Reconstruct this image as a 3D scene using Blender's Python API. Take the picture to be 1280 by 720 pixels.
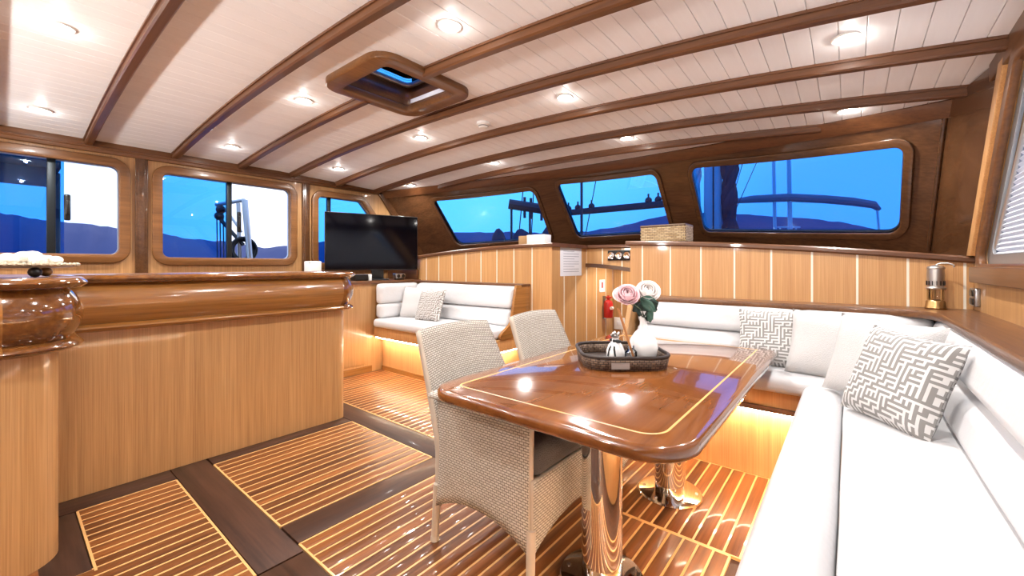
import bpy, bmesh, math, random
from mathutils import Vector, Matrix, noise
random.seed(7)
PI = math.pi
S = bpy.context.scene
for o in list(bpy.data.objects): bpy.data.objects.remove(o)
COL = S.collection

# ------------------------------------------------------------------ camera
F_PX, HORIZON = 520.0, 332.0
YAW = math.atan(422 / 520.0)
cam = bpy.data.cameras.new('camera'); camo = bpy.data.objects.new('camera', cam); COL.objects.link(camo)
cam.sensor_width = 36.0; cam.lens = F_PX / 1280 * 36.0
cam.shift_y = -(360 - HORIZON) / 1280.0
cam.clip_start = 0.02; cam.clip_end = 3000
camo.location = (0, 0, 1.25); camo.rotation_euler = (PI / 2, 0, YAW)
S.camera = camo

# ------------------------------------------------------------------ exposure
S.view_settings.view_transform = 'Standard'; S.view_settings.look = 'None'
S.view_settings.exposure = 0.80; S.view_settings.gamma = 1.0
S.view_settings.use_curve_mapping = False

# ------------------------------------------------------------------ world: dusk sky, brightest towards the sunset side
W = bpy.data.worlds.new('dusk_sky'); S.world = W; W.use_nodes = True
nt = W.node_tree; nt.nodes.clear()
def N(t, typ, **kw):
    n = t.nodes.new(typ)
    for k, v in kw.items(): setattr(n, k, v)
    return n
out = N(nt, 'ShaderNodeOutputWorld'); bg = N(nt, 'ShaderNodeBackground')
tc = N(nt, 'ShaderNodeTexCoord')
dot = N(nt, 'ShaderNodeVectorMath', operation='DOT_PRODUCT'); dot.inputs[1].default_value = (-0.68, 0.66, 0.32)
nrm = N(nt, 'ShaderNodeVectorMath', operation='NORMALIZE')
nt.links.new(tc.outputs['Generated'], nrm.inputs[0]); nt.links.new(nrm.outputs[0], dot.inputs[0])
rmp = N(nt, 'ShaderNodeValToRGB'); e = rmp.color_ramp.elements
e[0].position = 0.0; e[0].color = (0.30, 0.44, 0.72, 1); e[1].position = 1.0; e[1].color = (1.0, 1.0, 1.0, 1)
m_ = rmp.color_ramp.elements.new(0.78); m_.color = (0.44, 0.54, 0.88, 1)
nt.links.new(dot.outputs['Value'], rmp.inputs[0]); nt.links.new(rmp.outputs[0], bg.inputs[0])
bg.inputs[1].default_value = 1.35
nt.links.new(bg.outputs[0], out.inputs[0])

DOWN_W, LED_E, UP_W = 31.0, 52.0, 74.0       # lamp powers used by the lamp and fill light builders below

# ------------------------------------------------------------------ materials
def lin(c):
    return tuple(((v / 255.0) / 12.92 if v / 255.0 <= 0.04045 else ((v / 255.0 + 0.055) / 1.055) ** 2.4) for v in c) + (1.0,)
MATS = {}
def newmat(name):
    m = bpy.data.materials.new(name); m.use_nodes = True; MATS[name] = m
    return m, m.node_tree, m.node_tree.nodes['Principled BSDF']
def setp(b, rough=.5, spec=.5, metal=0, coat=0, coatr=.05):
    b.inputs['Roughness'].default_value = rough; b.inputs['Specular IOR Level'].default_value = spec
    b.inputs['Metallic'].default_value = metal; b.inputs['Coat Weight'].default_value = coat
    b.inputs['Coat Roughness'].default_value = coatr
def plain(name, c, rough=.5, metal=0, coat=0, bump=0, bscale=60, emit=None, estr=0, spec=.5):
    m, t, b = newmat(name); setp(b, rough, spec, metal, coat)
    b.inputs['Base Color'].default_value = lin(c)
    if bump:
        co = N(t, 'ShaderNodeTexCoord'); nz = N(t, 'ShaderNodeTexNoise'); nz.inputs['Scale'].default_value = bscale
        nz.inputs['Detail'].default_value = 4
        bp = N(t, 'ShaderNodeBump'); bp.inputs['Strength'].default_value = bump; bp.inputs['Distance'].default_value = .01
        t.links.new(co.outputs['Object'], nz.inputs['Vector']); t.links.new(nz.outputs['Fac'], bp.inputs['Height'])
        t.links.new(bp.outputs[0], b.inputs['Normal'])
    if emit: b.inputs['Emission Color'].default_value = lin(emit); b.inputs['Emission Strength'].default_value = estr
    return m
def wood(name, dark, light, axis='Z', freq=90, stretch=.03, rough=.35, coat=0, var=.18, lo=.3, hi=.7, broad=.5, coatr=.06, spec=.5):
    m, t, b = newmat(name); setp(b, rough, spec, 0, coat, coatr)
    co = N(t, 'ShaderNodeTexCoord'); oi = N(t, 'ShaderNodeObjectInfo')
    mul = N(t, 'ShaderNodeVectorMath', operation='SCALE'); mul.inputs[0].default_value = (7.3, 11.9, 5.7)
    t.links.new(oi.outputs['Random'], mul.inputs['Scale'])
    add = N(t, 'ShaderNodeVectorMath', operation='ADD')
    t.links.new(co.outputs['Object'], add.inputs[0]); t.links.new(mul.outputs[0], add.inputs[1])
    mp = N(t, 'ShaderNodeMapping'); sc = [freq] * 3; sc['XYZ'.index(axis)] = freq * stretch
    mp.inputs['Scale'].default_value = sc
    t.links.new(add.outputs[0], mp.inputs['Vector'])
    nz = N(t, 'ShaderNodeTexNoise'); nz.inputs['Scale'].default_value = 1; nz.inputs['Detail'].default_value = 3; nz.inputs['Roughness'].default_value = .6
    t.links.new(mp.outputs[0], nz.inputs['Vector'])
    mp2 = N(t, 'ShaderNodeMapping'); s2 = [freq * .13] * 3; s2['XYZ'.index(axis)] = freq * stretch * .2
    mp2.inputs['Scale'].default_value = s2; t.links.new(add.outputs[0], mp2.inputs['Vector'])
    n2 = N(t, 'ShaderNodeTexNoise'); n2.inputs['Scale'].default_value = 1; n2.inputs['Detail'].default_value = 3; n2.inputs['Distortion'].default_value = .6
    t.links.new(mp2.outputs[0], n2.inputs['Vector'])
    mx = N(t, 'ShaderNodeMix'); mx.inputs[0].default_value = broad
    t.links.new(nz.outputs['Fac'], mx.inputs[2]); t.links.new(n2.outputs['Fac'], mx.inputs[3])
    rp = N(t, 'ShaderNodeValToRGB'); rp.color_ramp.elements[0].position = lo; rp.color_ramp.elements[1].position = hi
    rp.color_ramp.elements[0].color = lin(dark); rp.color_ramp.elements[1].color = lin(light)
    t.links.new(mx.outputs[0], rp.inputs[0])
    hs = N(t, 'ShaderNodeHueSaturation')
    ma = N(t, 'ShaderNodeMapRange'); ma.inputs['To Min'].default_value = 1 - var; ma.inputs['To Max'].default_value = 1 + var
    t.links.new(oi.outputs['Random'], ma.inputs['Value']); t.links.new(ma.outputs[0], hs.inputs['Value'])
    t.links.new(rp.outputs[0], hs.inputs['Color']); t.links.new(hs.outputs[0], b.inputs['Base Color'])
    return m
TEAK_Z = wood('teak_veneer_upright', (154, 110, 66), (200, 154, 102), 'Z', 190, .012, .38, .25, .02, .3, .72, .35)
TEAK_PANEL = wood('teak_panel', (180, 128, 78), (214, 166, 110), 'Z', 190, .012, .38, .25, .05, .3, .72, .35)
TEAK_Y = wood('varnished_teak_along', (112, 70, 32), (176, 120, 60), 'Y', 60, .03, .22, .8, .05, .3, .7)
TEAK_X = wood('varnished_teak_across', (112, 70, 32), (176, 120, 60), 'X', 60, .03, .22, .8, .05, .3, .7)
MAHOG_X = wood('mahogany_across', (72, 42, 24), (118, 74, 42), 'X', 70, .03, .38, .2, .06)
MAHOG_Y = wood('mahogany_along', (74, 43, 23), (122, 78, 42), 'Y', 70, .03, .38, .2, .06)
MAHOG_Z = wood('mahogany_upright', (70, 44, 28), (112, 76, 48), 'Z', 70, .03, .38, .2, .06)
FRAME_W = wood('window_frame_wood', (88, 54, 26), (136, 90, 48), 'Y', 60, .05, .35, .2, .04)
DARK_MAHOG = wood('dark_mahogany', (62, 38, 22), (98, 64, 38), 'X', 60, .03, .25, .6, .04)
CORNER_MAHOG = wood('corner_mahogany', (80, 44, 18), (138, 86, 38), 'X', 40, .2, .12, 1.0, .02)
FLOOR_TEAK = wood('floor_teak', (70, 35, 17), (154, 94, 48), 'Y', 60, .03, .42, .2, .26, .3, .72, .55, .07, .22)
WALNUT_X = wood('walnut_across', (38, 24, 18), (82, 54, 40), 'X', 45, .05, .45, .06, .12, .32, .68, .6, .1, .22)
WALNUT_Y = wood('walnut_along', (38, 24, 18), (82, 54, 40), 'Y', 45, .05, .45, .06, .12, .32, .68, .6, .1, .22)
HOLLY = plain('holly_inlay', (226, 176, 112), .35, 0, .6)
TABLE_W = wood('table_mahogany', (86, 44, 18), (144, 86, 40), 'Y', 26, .04, .16, 1.0, .0, .3, .7, .6, .02)
TABLE_INLAY = plain('table_inlay_line', (236, 186, 112), .25, 0, .8)
WHITE_STRIP = plain('white_inlay_strip', (240, 232, 214), .4)
def ceiling_mat():
    m = wood('white_plank', (240, 237, 236), (246, 244, 243), 'Y', 40, .05, .5, .0, .015)
    return m
WHITE_PLANK = ceiling_mat()
LEATHER = plain('white_leather', (208, 207, 208), .42, 0, 0, .25, 26)
FABRIC_W = plain('white_linen', (200, 198, 197), .85, 0, 0, .5, 220)
GREY_CUSH = plain('grey_brown_cushion', (82, 76, 75), .9, 0, 0, .6, 200)
CHROME = plain('polished_steel', (236, 232, 228), .05, 1)
BRUSHED = plain('brushed_steel', (170, 170, 172), .28, 1)
DARKMETAL = plain('dark_anodised_frame', (38, 44, 48), .4, .6)
BLACK = plain('black_plastic', (14, 14, 15), .3)
SCREEN = plain('tv_screen', (4, 5, 12), .07, 0, 0, spec=.35)
WHITE_PL = plain('white_plastic', (238, 237, 234), .4)
PAPER = plain('white_paper', (232, 230, 232), .9)
INK = plain('grey_ink', (150, 150, 158), .9)
RED = plain('extinguisher_red', (190, 40, 36), .35)
BRASS = plain('old_brass', (176, 140, 92), .35, 1)
PEWTER = plain('pewter', (186, 182, 178), .38, 1)
CERAMIC = plain('white_ceramic', (240, 238, 236), .18, 0, .4)
ROSE_P = plain('rose_pink', (232, 196, 200), .7)
ROSE_W = plain('rose_cream', (246, 238, 234), .7)
LEAF = plain('leaf_green', (58, 92, 78), .55)
LEAF_D = plain('leaf_dark', (26, 44, 36), .55)
STEM = plain('stem_green', (96, 110, 84), .6)
REED = plain('reed_brown', (176, 116, 66), .6)
RIBBON = plain('black_ribbon', (22, 24, 24), .5)
CORAL = plain('white_coral', (226, 218, 204), .8, 0, 0, 1.0, 70)
DISH = plain('pale_metal_dish', (196, 184, 160), .35, .5)
ALU = plain('aluminium', (200, 202, 204), .35, .9)
LENS = plain('lamp_lens', (255, 250, 240), .5, emit=(255, 250, 240), estr=34)
LED = plain('warm_led_strip', (255, 230, 190), .5, emit=(255, 240, 214), estr=LED_E)
GAUGE_F = plain('gauge_face', (224, 224, 220), .4)
HILL = plain('hazy_hill', (58, 66, 112), .95, bump=.4, bscale=.03)  # distance haze is put into this blue hill colour
SEA = plain('sea_water', (40, 58, 96), .2)
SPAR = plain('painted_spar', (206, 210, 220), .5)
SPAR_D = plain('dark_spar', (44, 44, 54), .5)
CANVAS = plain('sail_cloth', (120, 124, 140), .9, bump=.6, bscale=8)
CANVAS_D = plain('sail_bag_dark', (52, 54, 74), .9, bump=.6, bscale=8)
ROPE = plain('rigging_rope', (70, 70, 80), .8)
HULL = plain('neighbour_hull', (200, 200, 205), .4)
DECK = plain('deck_teak_outside', (96, 84, 74), .7)

def blind_mat():
    m, t, b = newmat('pleated_blind_fabric'); setp(b, .85)
    b.inputs['Base Color'].default_value = lin((226, 226, 230))
    b.inputs['Transmission Weight'].default_value = 0
    tr = N(t, 'ShaderNodeBsdfTranslucent'); tr.inputs[0].default_value = lin((214, 218, 226))
    mx = N(t, 'ShaderNodeMixShader'); mx.inputs[0].default_value = .35
    o = t.nodes['Material Output']
    t.links.new(b.outputs[0], mx.inputs[1]); t.links.new(tr.outputs[0], mx.inputs[2]); t.links.new(mx.outputs[0], o.inputs[0])
    return m
BLIND = blind_mat()
def glass_mat(name, tint, refl=.05):
    m, t, b = newmat(name); t.nodes.remove(b)
    tr = N(t, 'ShaderNodeBsdfTransparent'); tr.inputs[0].default_value = tint + (1,)
    gl = N(t, 'ShaderNodeBsdfGlossy'); gl.inputs['Roughness'].default_value = .01; gl.inputs[0].default_value = (.9, .95, 1, 1)
    lw = N(t, 'ShaderNodeFresnel'); lw.inputs['IOR'].default_value = 1.42
    mx = N(t, 'ShaderNodeMixShader'); t.links.new(lw.outputs[0], mx.inputs[0])
    t.links.new(tr.outputs[0], mx.inputs[1]); t.links.new(gl.outputs[0], mx.inputs[2])
    t.links.new(mx.outputs[0], t.nodes['Material Output'].inputs[0])
    return m
TINT = glass_mat('blue_tinted_glass', (.24, .61, .97))
CLEAR = glass_mat('clear_glass', (.97, .985, 1.0))
def weave_mat(name, c1, c2, gap, bw=.026, rh=.0125):
    m, t, b = newmat(name); setp(b, .55)
    uv = N(t, 'ShaderNodeUVMap'); br = N(t, 'ShaderNodeTexBrick')
    br.inputs['Scale'].default_value = 1.0; br.inputs['Brick Width'].default_value = bw; br.inputs['Row Height'].default_value = rh
    br.inputs['Mortar Size'].default_value = .0021; br.inputs['Mortar Smooth'].default_value = .6
    br.inputs['Color1'].default_value = lin(c1); br.inputs['Color2'].default_value = lin(c2); br.inputs['Mortar'].default_value = lin(gap)
    t.links.new(uv.outputs[0], br.inputs['Vector']); t.links.new(br.outputs['Color'], b.inputs['Base Color'])
    bp = N(t, 'ShaderNodeBump', invert=True); bp.inputs['Strength'].default_value = .9; bp.inputs['Distance'].default_value = .004
    t.links.new(br.outputs['Fac'], bp.inputs['Height']); t.links.new(bp.outputs[0], b.inputs['Normal'])
    return m
WEAVE = weave_mat('wicker_weave', (208, 200, 188), (194, 184, 170), (116, 104, 94), .021, .0105)
WEAVE_DK = weave_mat('dark_rattan', (134, 106, 84), (106, 80, 62), (46, 32, 24), .022, .011)
WEAVE_BK = weave_mat('seagrass_weave', (214, 190, 150), (178, 148, 106), (92, 68, 44), .04, .014)
def maze_mat(name, cells, base, line, wid=.42):
    m, t, b = newmat(name); setp(b, .9)
    uv = N(t, 'ShaderNodeUVMap')
    sc = N(t, 'ShaderNodeVectorMath', operation='SCALE'); sc.inputs['Scale'].default_value = cells
    t.links.new(uv.outputs[0], sc.inputs[0])
    fl = N(t, 'ShaderNodeVectorMath', operation='FLOOR'); fr = N(t, 'ShaderNodeVectorMath', operation='FRACTION')
    t.links.new(sc.outputs[0], fl.inputs[0]); t.links.new(sc.outputs[0], fr.inputs[0])
    wn = N(t, 'ShaderNodeTexWhiteNoise', noise_dimensions='2D'); t.links.new(fl.outputs[0], wn.inputs['Vector'])
    sp = N(t, 'ShaderNodeSeparateXYZ'); t.links.new(fr.outputs[0], sp.inputs[0])
    def mth(op, a, bb):
        n = N(t, 'ShaderNodeMath', operation=op)
        for i, v in enumerate((a, bb)):
            if isinstance(v, (int, float)): n.inputs[i].default_value = v
            else: t.links.new(v, n.inputs[i])
        return n.outputs[0]
    ax = mth('LESS_THAN', sp.outputs[0], wid); ay = mth('LESS_THAN', sp.outputs[1], wid)
    ch = mth('GREATER_THAN', wn.outputs['Value'], .5); nch = mth('SUBTRACT', 1.0, ch)
    f = mth('MAXIMUM', mth('MAXIMUM', mth('MULTIPLY', ax, ch), mth('MULTIPLY', ay, nch)), mth('MULTIPLY', ax, ay))
    mx = N(t, 'ShaderNodeMix', data_type='RGBA'); t.links.new(f, mx.inputs[0])
    mx.inputs[6].default_value = lin(base); mx.inputs[7].default_value = lin(line)
    t.links.new(mx.outputs[2], b.inputs['Base Color'])
    bp = N(t, 'ShaderNodeBump'); bp.inputs['Strength'].default_value = .7; bp.inputs['Distance'].default_value = .004
    t.links.new(f, bp.inputs['Height']); t.links.new(bp.outputs[0], b.inputs['Normal'])
    return m
MAZE = maze_mat('grey_maze_fabric', 19, (140, 137, 134), (212, 210, 208), .45)
MAZE_S = maze_mat('fine_grey_maze_fabric', 24, (128, 120, 113), (214, 211, 208), .45)

# ------------------------------------------------------------------ mesh helpers
class MB:
    def __init__(s): s.v = []; s.f = []; s.uv = {}
    def add(s, vs, fs, uvs=None):
        b = len(s.v); s.v += [tuple(v) for v in vs]
        for i, f in enumerate(fs):
            if uvs: s.uv[len(s.f)] = uvs[i]
            s.f.append(tuple(k + b for k in f))
        return s
    def box(s, x0, x1, y0, y1, z0, z1):
        return s.add([(x0,y0,z0),(x1,y0,z0),(x1,y1,z0),(x0,y1,z0),(x0,y0,z1),(x1,y0,z1),(x1,y1,z1),(x0,y1,z1)],
                     [(3,2,1,0),(4,5,6,7),(0,1,5,4),(1,2,6,5),(2,3,7,6),(3,0,4,7)])
    def rbox(s, x0, x1, y0, y1, z0, z1, r=.01, n=2, puff=(0,0,0), div=1, wr=0, seed=0):
        # box with rounded edges; puff = extra bulge per axis
        c = Vector(((x0+x1)/2, (y0+y1)/2, (z0+z1)/2)); h = [abs(x1-x0)/2, abs(y1-y0)/2, abs(z1-z0)/2]
        r = min(r, min(h) * .98)
        def ticks(hh):
            inner = hh - r
            a = [-hh + r * (1 - math.cos(PI/2*k/n)) for k in range(n)]
            m = [-inner + 2*inner*k/div for k in range(div+1)]
            return a + m + [-x for x in reversed(a)]
        T = [ticks(hh) for hh in h]; idx = {}; vs = []; fs = []
        def vert(i):
            if i in idx: return idx[i]
            p = Vector((T[0][i[0]], T[1][i[1]], T[2][i[2]]))
            q = Vector([max(-(h[k]-r), min(h[k]-r, p[k])) for k in range(3)])
            d = p - q
            # map rim ticks to a round
            if d.length > 1e-9:
                p = q + d.normalized() * r
            uu = [p[k]/h[k] for k in range(3)]
            for k in range(3):
                if puff[k]:
                    a, b_ = [j for j in range(3) if j != k]
                    p[k] += (max(uu[k], 0) if k == 2 else uu[k]) * puff[k] * (1-uu[a]**4) * (1-uu[b_]**4)
            if wr:
                w_ = p + c
                p = p + Vector((noise.noise(w_*5+Vector((seed,0,0))), noise.noise(w_*5+Vector((0,seed+9,0))), noise.noise(w_*6+Vector((0,4,seed))))) * wr
            idx[i] = len(vs); vs.append(p + c); return idx[i]
        L = [len(t) for t in T]
        for ax in range(3):
            a, b_ = [(1,2),(2,0),(0,1)][ax]
            for side in (0, L[ax]-1):
                for i in range(L[a]-1):
                    for j in range(L[b_]-1):
                        q = []
                        for di, dj in ((0,0),(1,0),(1,1),(0,1)):
                            k = [0,0,0]; k[ax] = side; k[a] = i+di; k[b_] = j+dj; q.append(vert(tuple(k)))
                        fs.append(tuple(q) if side else tuple(reversed(q)))
        return s.add(vs, fs)
    def cyl(s, p0, p1, r0, r1=None, n=16, cap=True):
        p0 = Vector(p0); p1 = Vector(p1); r1 = r0 if r1 is None else r1
        d = (p1-p0).normalized(); a = d.orthogonal().normalized(); b = d.cross(a)
        vs = [p0 + (a*math.cos(2*PI*k/n)+b*math.sin(2*PI*k/n))*r0 for k in range(n)] + [p1 + (a*math.cos(2*PI*k/n)+b*math.sin(2*PI*k/n))*r1 for k in range(n)]
        fs = [(k,(k+1)%n,n+(k+1)%n,n+k) for k in range(n)]
        if cap: fs += [tuple(reversed(range(n))), tuple(range(n,2*n))]
        return s.add(vs, fs)
    def lathe(s, prof, c=(0,0,0), n=24, sx=1, sy=1):
        vs = []; fs = []
        for r, z in prof:
            for k in range(n): vs.append((c[0]+r*math.cos(2*PI*k/n)*sx, c[1]+r*math.sin(2*PI*k/n)*sy, c[2]+z))
        for i in range(len(prof)-1):
            for k in range(n): fs.append((i*n+k, i*n+(k+1)%n, (i+1)*n+(k+1)%n, (i+1)*n+k))
        if prof[0][0] > 1e-6: fs.append(tuple(reversed(range(n))))
        if prof[-1][0] > 1e-6: fs.append(tuple((len(prof)-1)*n+k for k in range(n)))
        return s.add(vs, fs)
    def tube(s, pts, r, n=8, taper=None):
        pts = [Vector(p) for p in pts]; vs = []; fs = []; ref = None
        for i, p in enumerate(pts):
            d = (pts[min(i+1,len(pts)-1)] - pts[max(i-1,0)]).normalized()
            if ref is None: ref = d.orthogonal().normalized()
            ref = (ref - d*ref.dot(d)).normalized(); b = d.cross(ref); rr = r if taper is None else r*taper[i]
            vs += [p + (ref*math.cos(2*PI*k/n)+b*math.sin(2*PI*k/n))*rr for k in range(n)]
        for i in range(len(pts)-1):
            for k in range(n): fs.append((i*n+k, i*n+(k+1)%n, (i+1)*n+(k+1)%n, (i+1)*n+k))
        fs += [tuple(reversed(range(n))), tuple((len(pts)-1)*n+k for k in range(n))]
        return s.add(vs, fs)
    def ball(s, c, r, n=12, sz=1, sx=1, sy=1):
        m = max(6, n//2); prof = [(r*math.sin(PI*k/m), -r*sz*math.cos(PI*k/m)) for k in range(m+1)]
        prof[0] = (0, -r*sz); prof[-1] = (0, r*sz)
        return s.lathe(prof, c, n, sx, sy)
    def prism(s, poly, z0, z1):
        n = len(poly); vs = [(x,y,z0) for x,y in poly] + [(x,y,z1) for x,y in poly]
        return s.add(vs, [tuple(reversed(range(n))), tuple(range(n,2*n))] + [(k,(k+1)%n,n+(k+1)%n,n+k) for k in range(n)])
    def sweep(s, path, prof, closed=False, capends=True):
        # path: list of (x,y); profile: list of (offset to the right of travel, z)
        n = len(path); m = len(prof); vs = []; fs = []
        for i in range(n):
            def seg(a, b):
                d = Vector((path[b][0]-path[a][0], path[b][1]-path[a][1])); return d.normalized()
            if closed: d0 = seg((i-1)%n, i); d1 = seg(i, (i+1)%n)
            else:
                d0 = seg(max(i-1,0), max(i,1)); d1 = seg(min(i,n-2), min(i+1,n-1))
            n0 = Vector((d0.y,-d0.x)); n1 = Vector((d1.y,-d1.x)); nn = (n0+n1)
            nn = nn.normalized(); k = 1/max(.3, nn.dot(n0))
            for o, z in prof: vs.append((path[i][0]+nn.x*o*k, path[i][1]+nn.y*o*k, z))
        for i in range(n if closed else n-1):
            j = (i+1) % n
            for k in range(m): fs.append((i*m+k, j*m+k, j*m+(k+1)%m, i*m+(k+1)%m))
        if not closed and capends: fs += [tuple(reversed(range(m))), tuple((n-1)*m+k for k in range(m))]
        return s.add(vs, fs)
    def grid(s, f, nu, nv, uvf=None):
        vs = [f(i/nu, j/nv) for j in range(nv+1) for i in range(nu+1)]; fs = []; uvs = []
        for j in range(nv):
            for i in range(nu):
                a = j*(nu+1)+i; fs.append((a,a+1,a+nu+2,a+nu+1))
                if uvf: uvs.append([uvf(i/nu,j/nv),uvf((i+1)/nu,j/nv),uvf((i+1)/nu,(j+1)/nv),uvf(i/nu,(j+1)/nv)])
        return s.add(vs, fs, uvs if uvf else None)
    def map(s, fn): s.v = [tuple(fn(Vector(v))) for v in s.v]; return s
    def mesh(s, name, mat, smooth=35):
        me = bpy.data.meshes.new(name); me.from_pydata(s.v, [], s.f)
        bm = bmesh.new(); bm.from_mesh(me)
        if not s.uv: bmesh.ops.remove_doubles(bm, verts=bm.verts, dist=1e-6)
        bmesh.ops.recalc_face_normals(bm, faces=bm.faces); bm.to_mesh(me); bm.free()
        if s.uv:
            ul = me.uv_layers.new(name='UVMap')
            for p in me.polygons:
                if p.index in s.uv:
                    src = {}
                    for vi, q in zip(s.f[p.index], s.uv[p.index]): src[vi] = q
                    for li in p.loop_indices: ul.data[li].uv = src[me.loops[li].vertex_index]
        me.materials.append(mat)
        if smooth:
            me.shade_smooth(); me.set_sharp_from_angle(angle=math.radians(smooth))
        return me
    def build(s, name, mat, parent=None, smooth=35):
        return link(name, s.mesh(name, mat, smooth), parent)
def link(name, me, parent=None):
    o = bpy.data.objects.new(name, me); COL.objects.link(o)
    if parent is not None:
        o.parent = parent
        o.matrix_parent_inverse = pm(parent).inverted()
    return o
def pm(o):
    m = o.matrix_basis.copy()
    if o.parent is not None: m = pm(o.parent) @ o.matrix_parent_inverse @ m
    return m
def thing(name, label, cat, loc=(0,0,0), group=None, rz=0):
    o = bpy.data.objects.new(name, None); COL.objects.link(o); o.location = loc; o.rotation_euler = (0,0,rz)
    o.empty_display_size = .05
    return tag(o, label, cat, group)
def tag(o, label=None, cat=None, group=None, kind=None):
    if label: o['label'] = label
    if cat: o['category'] = cat
    if group: o['group'] = group
    if kind: o['kind'] = kind
    return o
def struct(o): o['kind'] = 'structure'; return o
def copy_tree(o, parent=None):
    c = o.copy(); COL.objects.link(c); c.parent = parent
    for ch in list(o.children): copy_tree(ch, c)
    return c
def round_poly(pts, r, n=6):
    res = []; L = len(pts)
    for i in range(L):
        p = Vector(pts[i]); a = Vector(pts[i-1]); b = Vector(pts[(i+1)%L])
        rr = r[i] if isinstance(r, (list, tuple)) else r
        if rr <= 0: res.append(tuple(p)); continue
        u = (a-p).normalized(); v = (b-p).normalized(); ang = u.angle(v)
        t = min(rr/math.tan(ang/2), (a-p).length*.49, (b-p).length*.49); rr2 = t*math.tan(ang/2)
        c = p + (u+v).normalized()*(rr2/math.sin(ang/2)); s0 = p+u*t-c; s1 = p+v*t-c
        a0 = math.atan2(s0.y,s0.x); a1 = math.atan2(s1.y,s1.x); d = (a1-a0+PI)%(2*PI)-PI
        for k in range(n+1): res.append((c.x+rr2*math.cos(a0+d*k/n), c.y+rr2*math.sin(a0+d*k/n)))
    return res
def offset_poly(pts, d):
    # outward for counter-clockwise outlines when d > 0
    L = len(pts); ar = sum(pts[i][0]*pts[(i+1)%L][1]-pts[(i+1)%L][0]*pts[i][1] for i in range(L)); sg = 1 if ar > 0 else -1
    res = []
    for i in range(L):
        p = Vector(pts[i]); d0 = (p-Vector(pts[i-1])).normalized(); d1 = (Vector(pts[(i+1)%L])-p).normalized()
        n0 = Vector((d0.y,-d0.x))*sg; n1 = Vector((d1.y,-d1.x))*sg; m = (n0+n1).normalized()
        res.append(tuple(p+m*d/max(.3,m.dot(n0))))
    return res
def plate(name, outline, holes, t, fn, mat, parent=None, bevel=0, cuts=None, smooth=30):
    # flat plate with holes (2D filled curve) mapped by fn(u, v, w); w runs 0..t
    cu = bpy.data.curves.new('tmp', 'CURVE'); cu.dimensions = '2D'; cu.fill_mode = 'BOTH'
    cu.extrude = max(1e-4, t/2-bevel); cu.bevel_depth = bevel; cu.bevel_resolution = 2
    for poly in [outline] + list(holes):
        sp = cu.splines.new('POLY'); sp.points.add(len(poly)-1); sp.use_cyclic_u = True
        for q, p in zip(sp.points, poly): q.co = (p[0], p[1], 0, 1)
    ob = bpy.data.objects.new('tmp', cu); COL.objects.link(ob)
    dg = bpy.context.evaluated_depsgraph_get(); me = bpy.data.meshes.new_from_object(ob.evaluated_get(dg))
    bpy.data.objects.remove(ob); bpy.data.curves.remove(cu)
    bm = bmesh.new(); bm.from_mesh(me); bmesh.ops.remove_doubles(bm, verts=bm.verts, dist=1e-6)
    if cuts:
        for x in cuts:
            bmesh.ops.bisect_plane(bm, geom=bm.verts[:]+bm.edges[:]+bm.faces[:], plane_co=(x,0,0), plane_no=(1,0,0))
    for v in bm.verts: v.co = fn(v.co.x, v.co.y, v.co.z + t/2)
    bmesh.ops.recalc_face_normals(bm, faces=bm.faces); bm.to_mesh(me); bm.free()
    me.name = name; me.materials.clear(); me.materials.append(mat)
    if smooth: me.shade_smooth(); me.set_sharp_from_angle(angle=math.radians(smooth))
    return link(name, me, parent)

# ------------------------------------------------------------------ shape of the saloon
XL, XR, YB, YF = -5.10, 0.55, -1.6, 3.50
CX = -2.3
def zc(x, y): return 2.45 - .02*(x+2.65)**2 - .036*max(0, y-2)
def yw(x, z): return 4.1 + .85*(1-((x-CX)/2.8)**2) - .85*(z-1.42)
def zl(x): return 1.48 - .022*(x-CX)**2
NW = Vector((0, -1, -.85)).normalized()
def ws(u, v, w):      # windscreen surface, w = towards the room
    return Vector((u, yw(u, v), v)) + NW*w
def ceil_front(x):
    y = 3.5
    for _ in range(30): y = yw(x, zc(x, y))
    return y

# ------------------------------------------------------------------ floor
fl = MB().box(XL-.1, XR+.1, YB, 5.2, -.08, -.012).build('floor', WALNUT_Y); struct(fl)
STEP, SW = .0643, .0095
def fboard(x0, x1, y0, y1, m): MB().rbox(x0, x1, y0, y1, -.014, 0.0, .0012, 1).build('border_board', m, fl)
PLANKS = {}
def floor_panel(x0, x1, y0, y1, clip=None):
    n = round((x1-x0)/STEP); w = (x1-x0)/n
    for k in range(n):
        a, b = x0+k*w, x0+(k+1)*w
        ya = clip(.5*(a+b)) if clip else y0
        key = (round(w,4), round(y1-ya,4))
        if key not in PLANKS:
            hw = w/2-SW/2
            PLANKS[key] = (MB().rbox(-hw+.0006, hw-.0006, 0, key[1], -.014, 0.0, .0008, 1).mesh('plank', FLOOR_TEAK),
                           MB().box(-SW/2, SW/2, 0, key[1], -.014, -.0004).mesh('inlay_strip', HOLLY, 0))
        o = link('plank', PLANKS[key][0], fl); o.location = ((a+b)/2, ya, 0)
        if k: o = link('inlay_strip', PLANKS[key][1], fl); o.location = (a, ya, 0)
    # light margin around the panel
    def strip(xa, xb, y_a, y_b): MB().box(xa, xb, y_a, y_b, -.014, .0003).build('inlay_strip', HOLLY, fl, 0)
    strip(x0-SW/2, x0+SW/2, clip(x0) if clip else y0, y1); strip(x1-SW/2, x1+SW/2, clip(x1) if clip else y0, y1)
    strip(x0, x1, y1-SW/2, y1+SW/2)
    if clip:
        strip(x0, -2.40, .25-SW/2, .25+SW/2)
    else: strip(x0, x1, y0-SW/2, y0+SW/2)
floor_panel(-3.05, -1.86, .25, .65, lambda x: .25 if x < -2.44 else -.6)
floor_panel(-3.10, -2.12, .85, 1.78)
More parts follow.
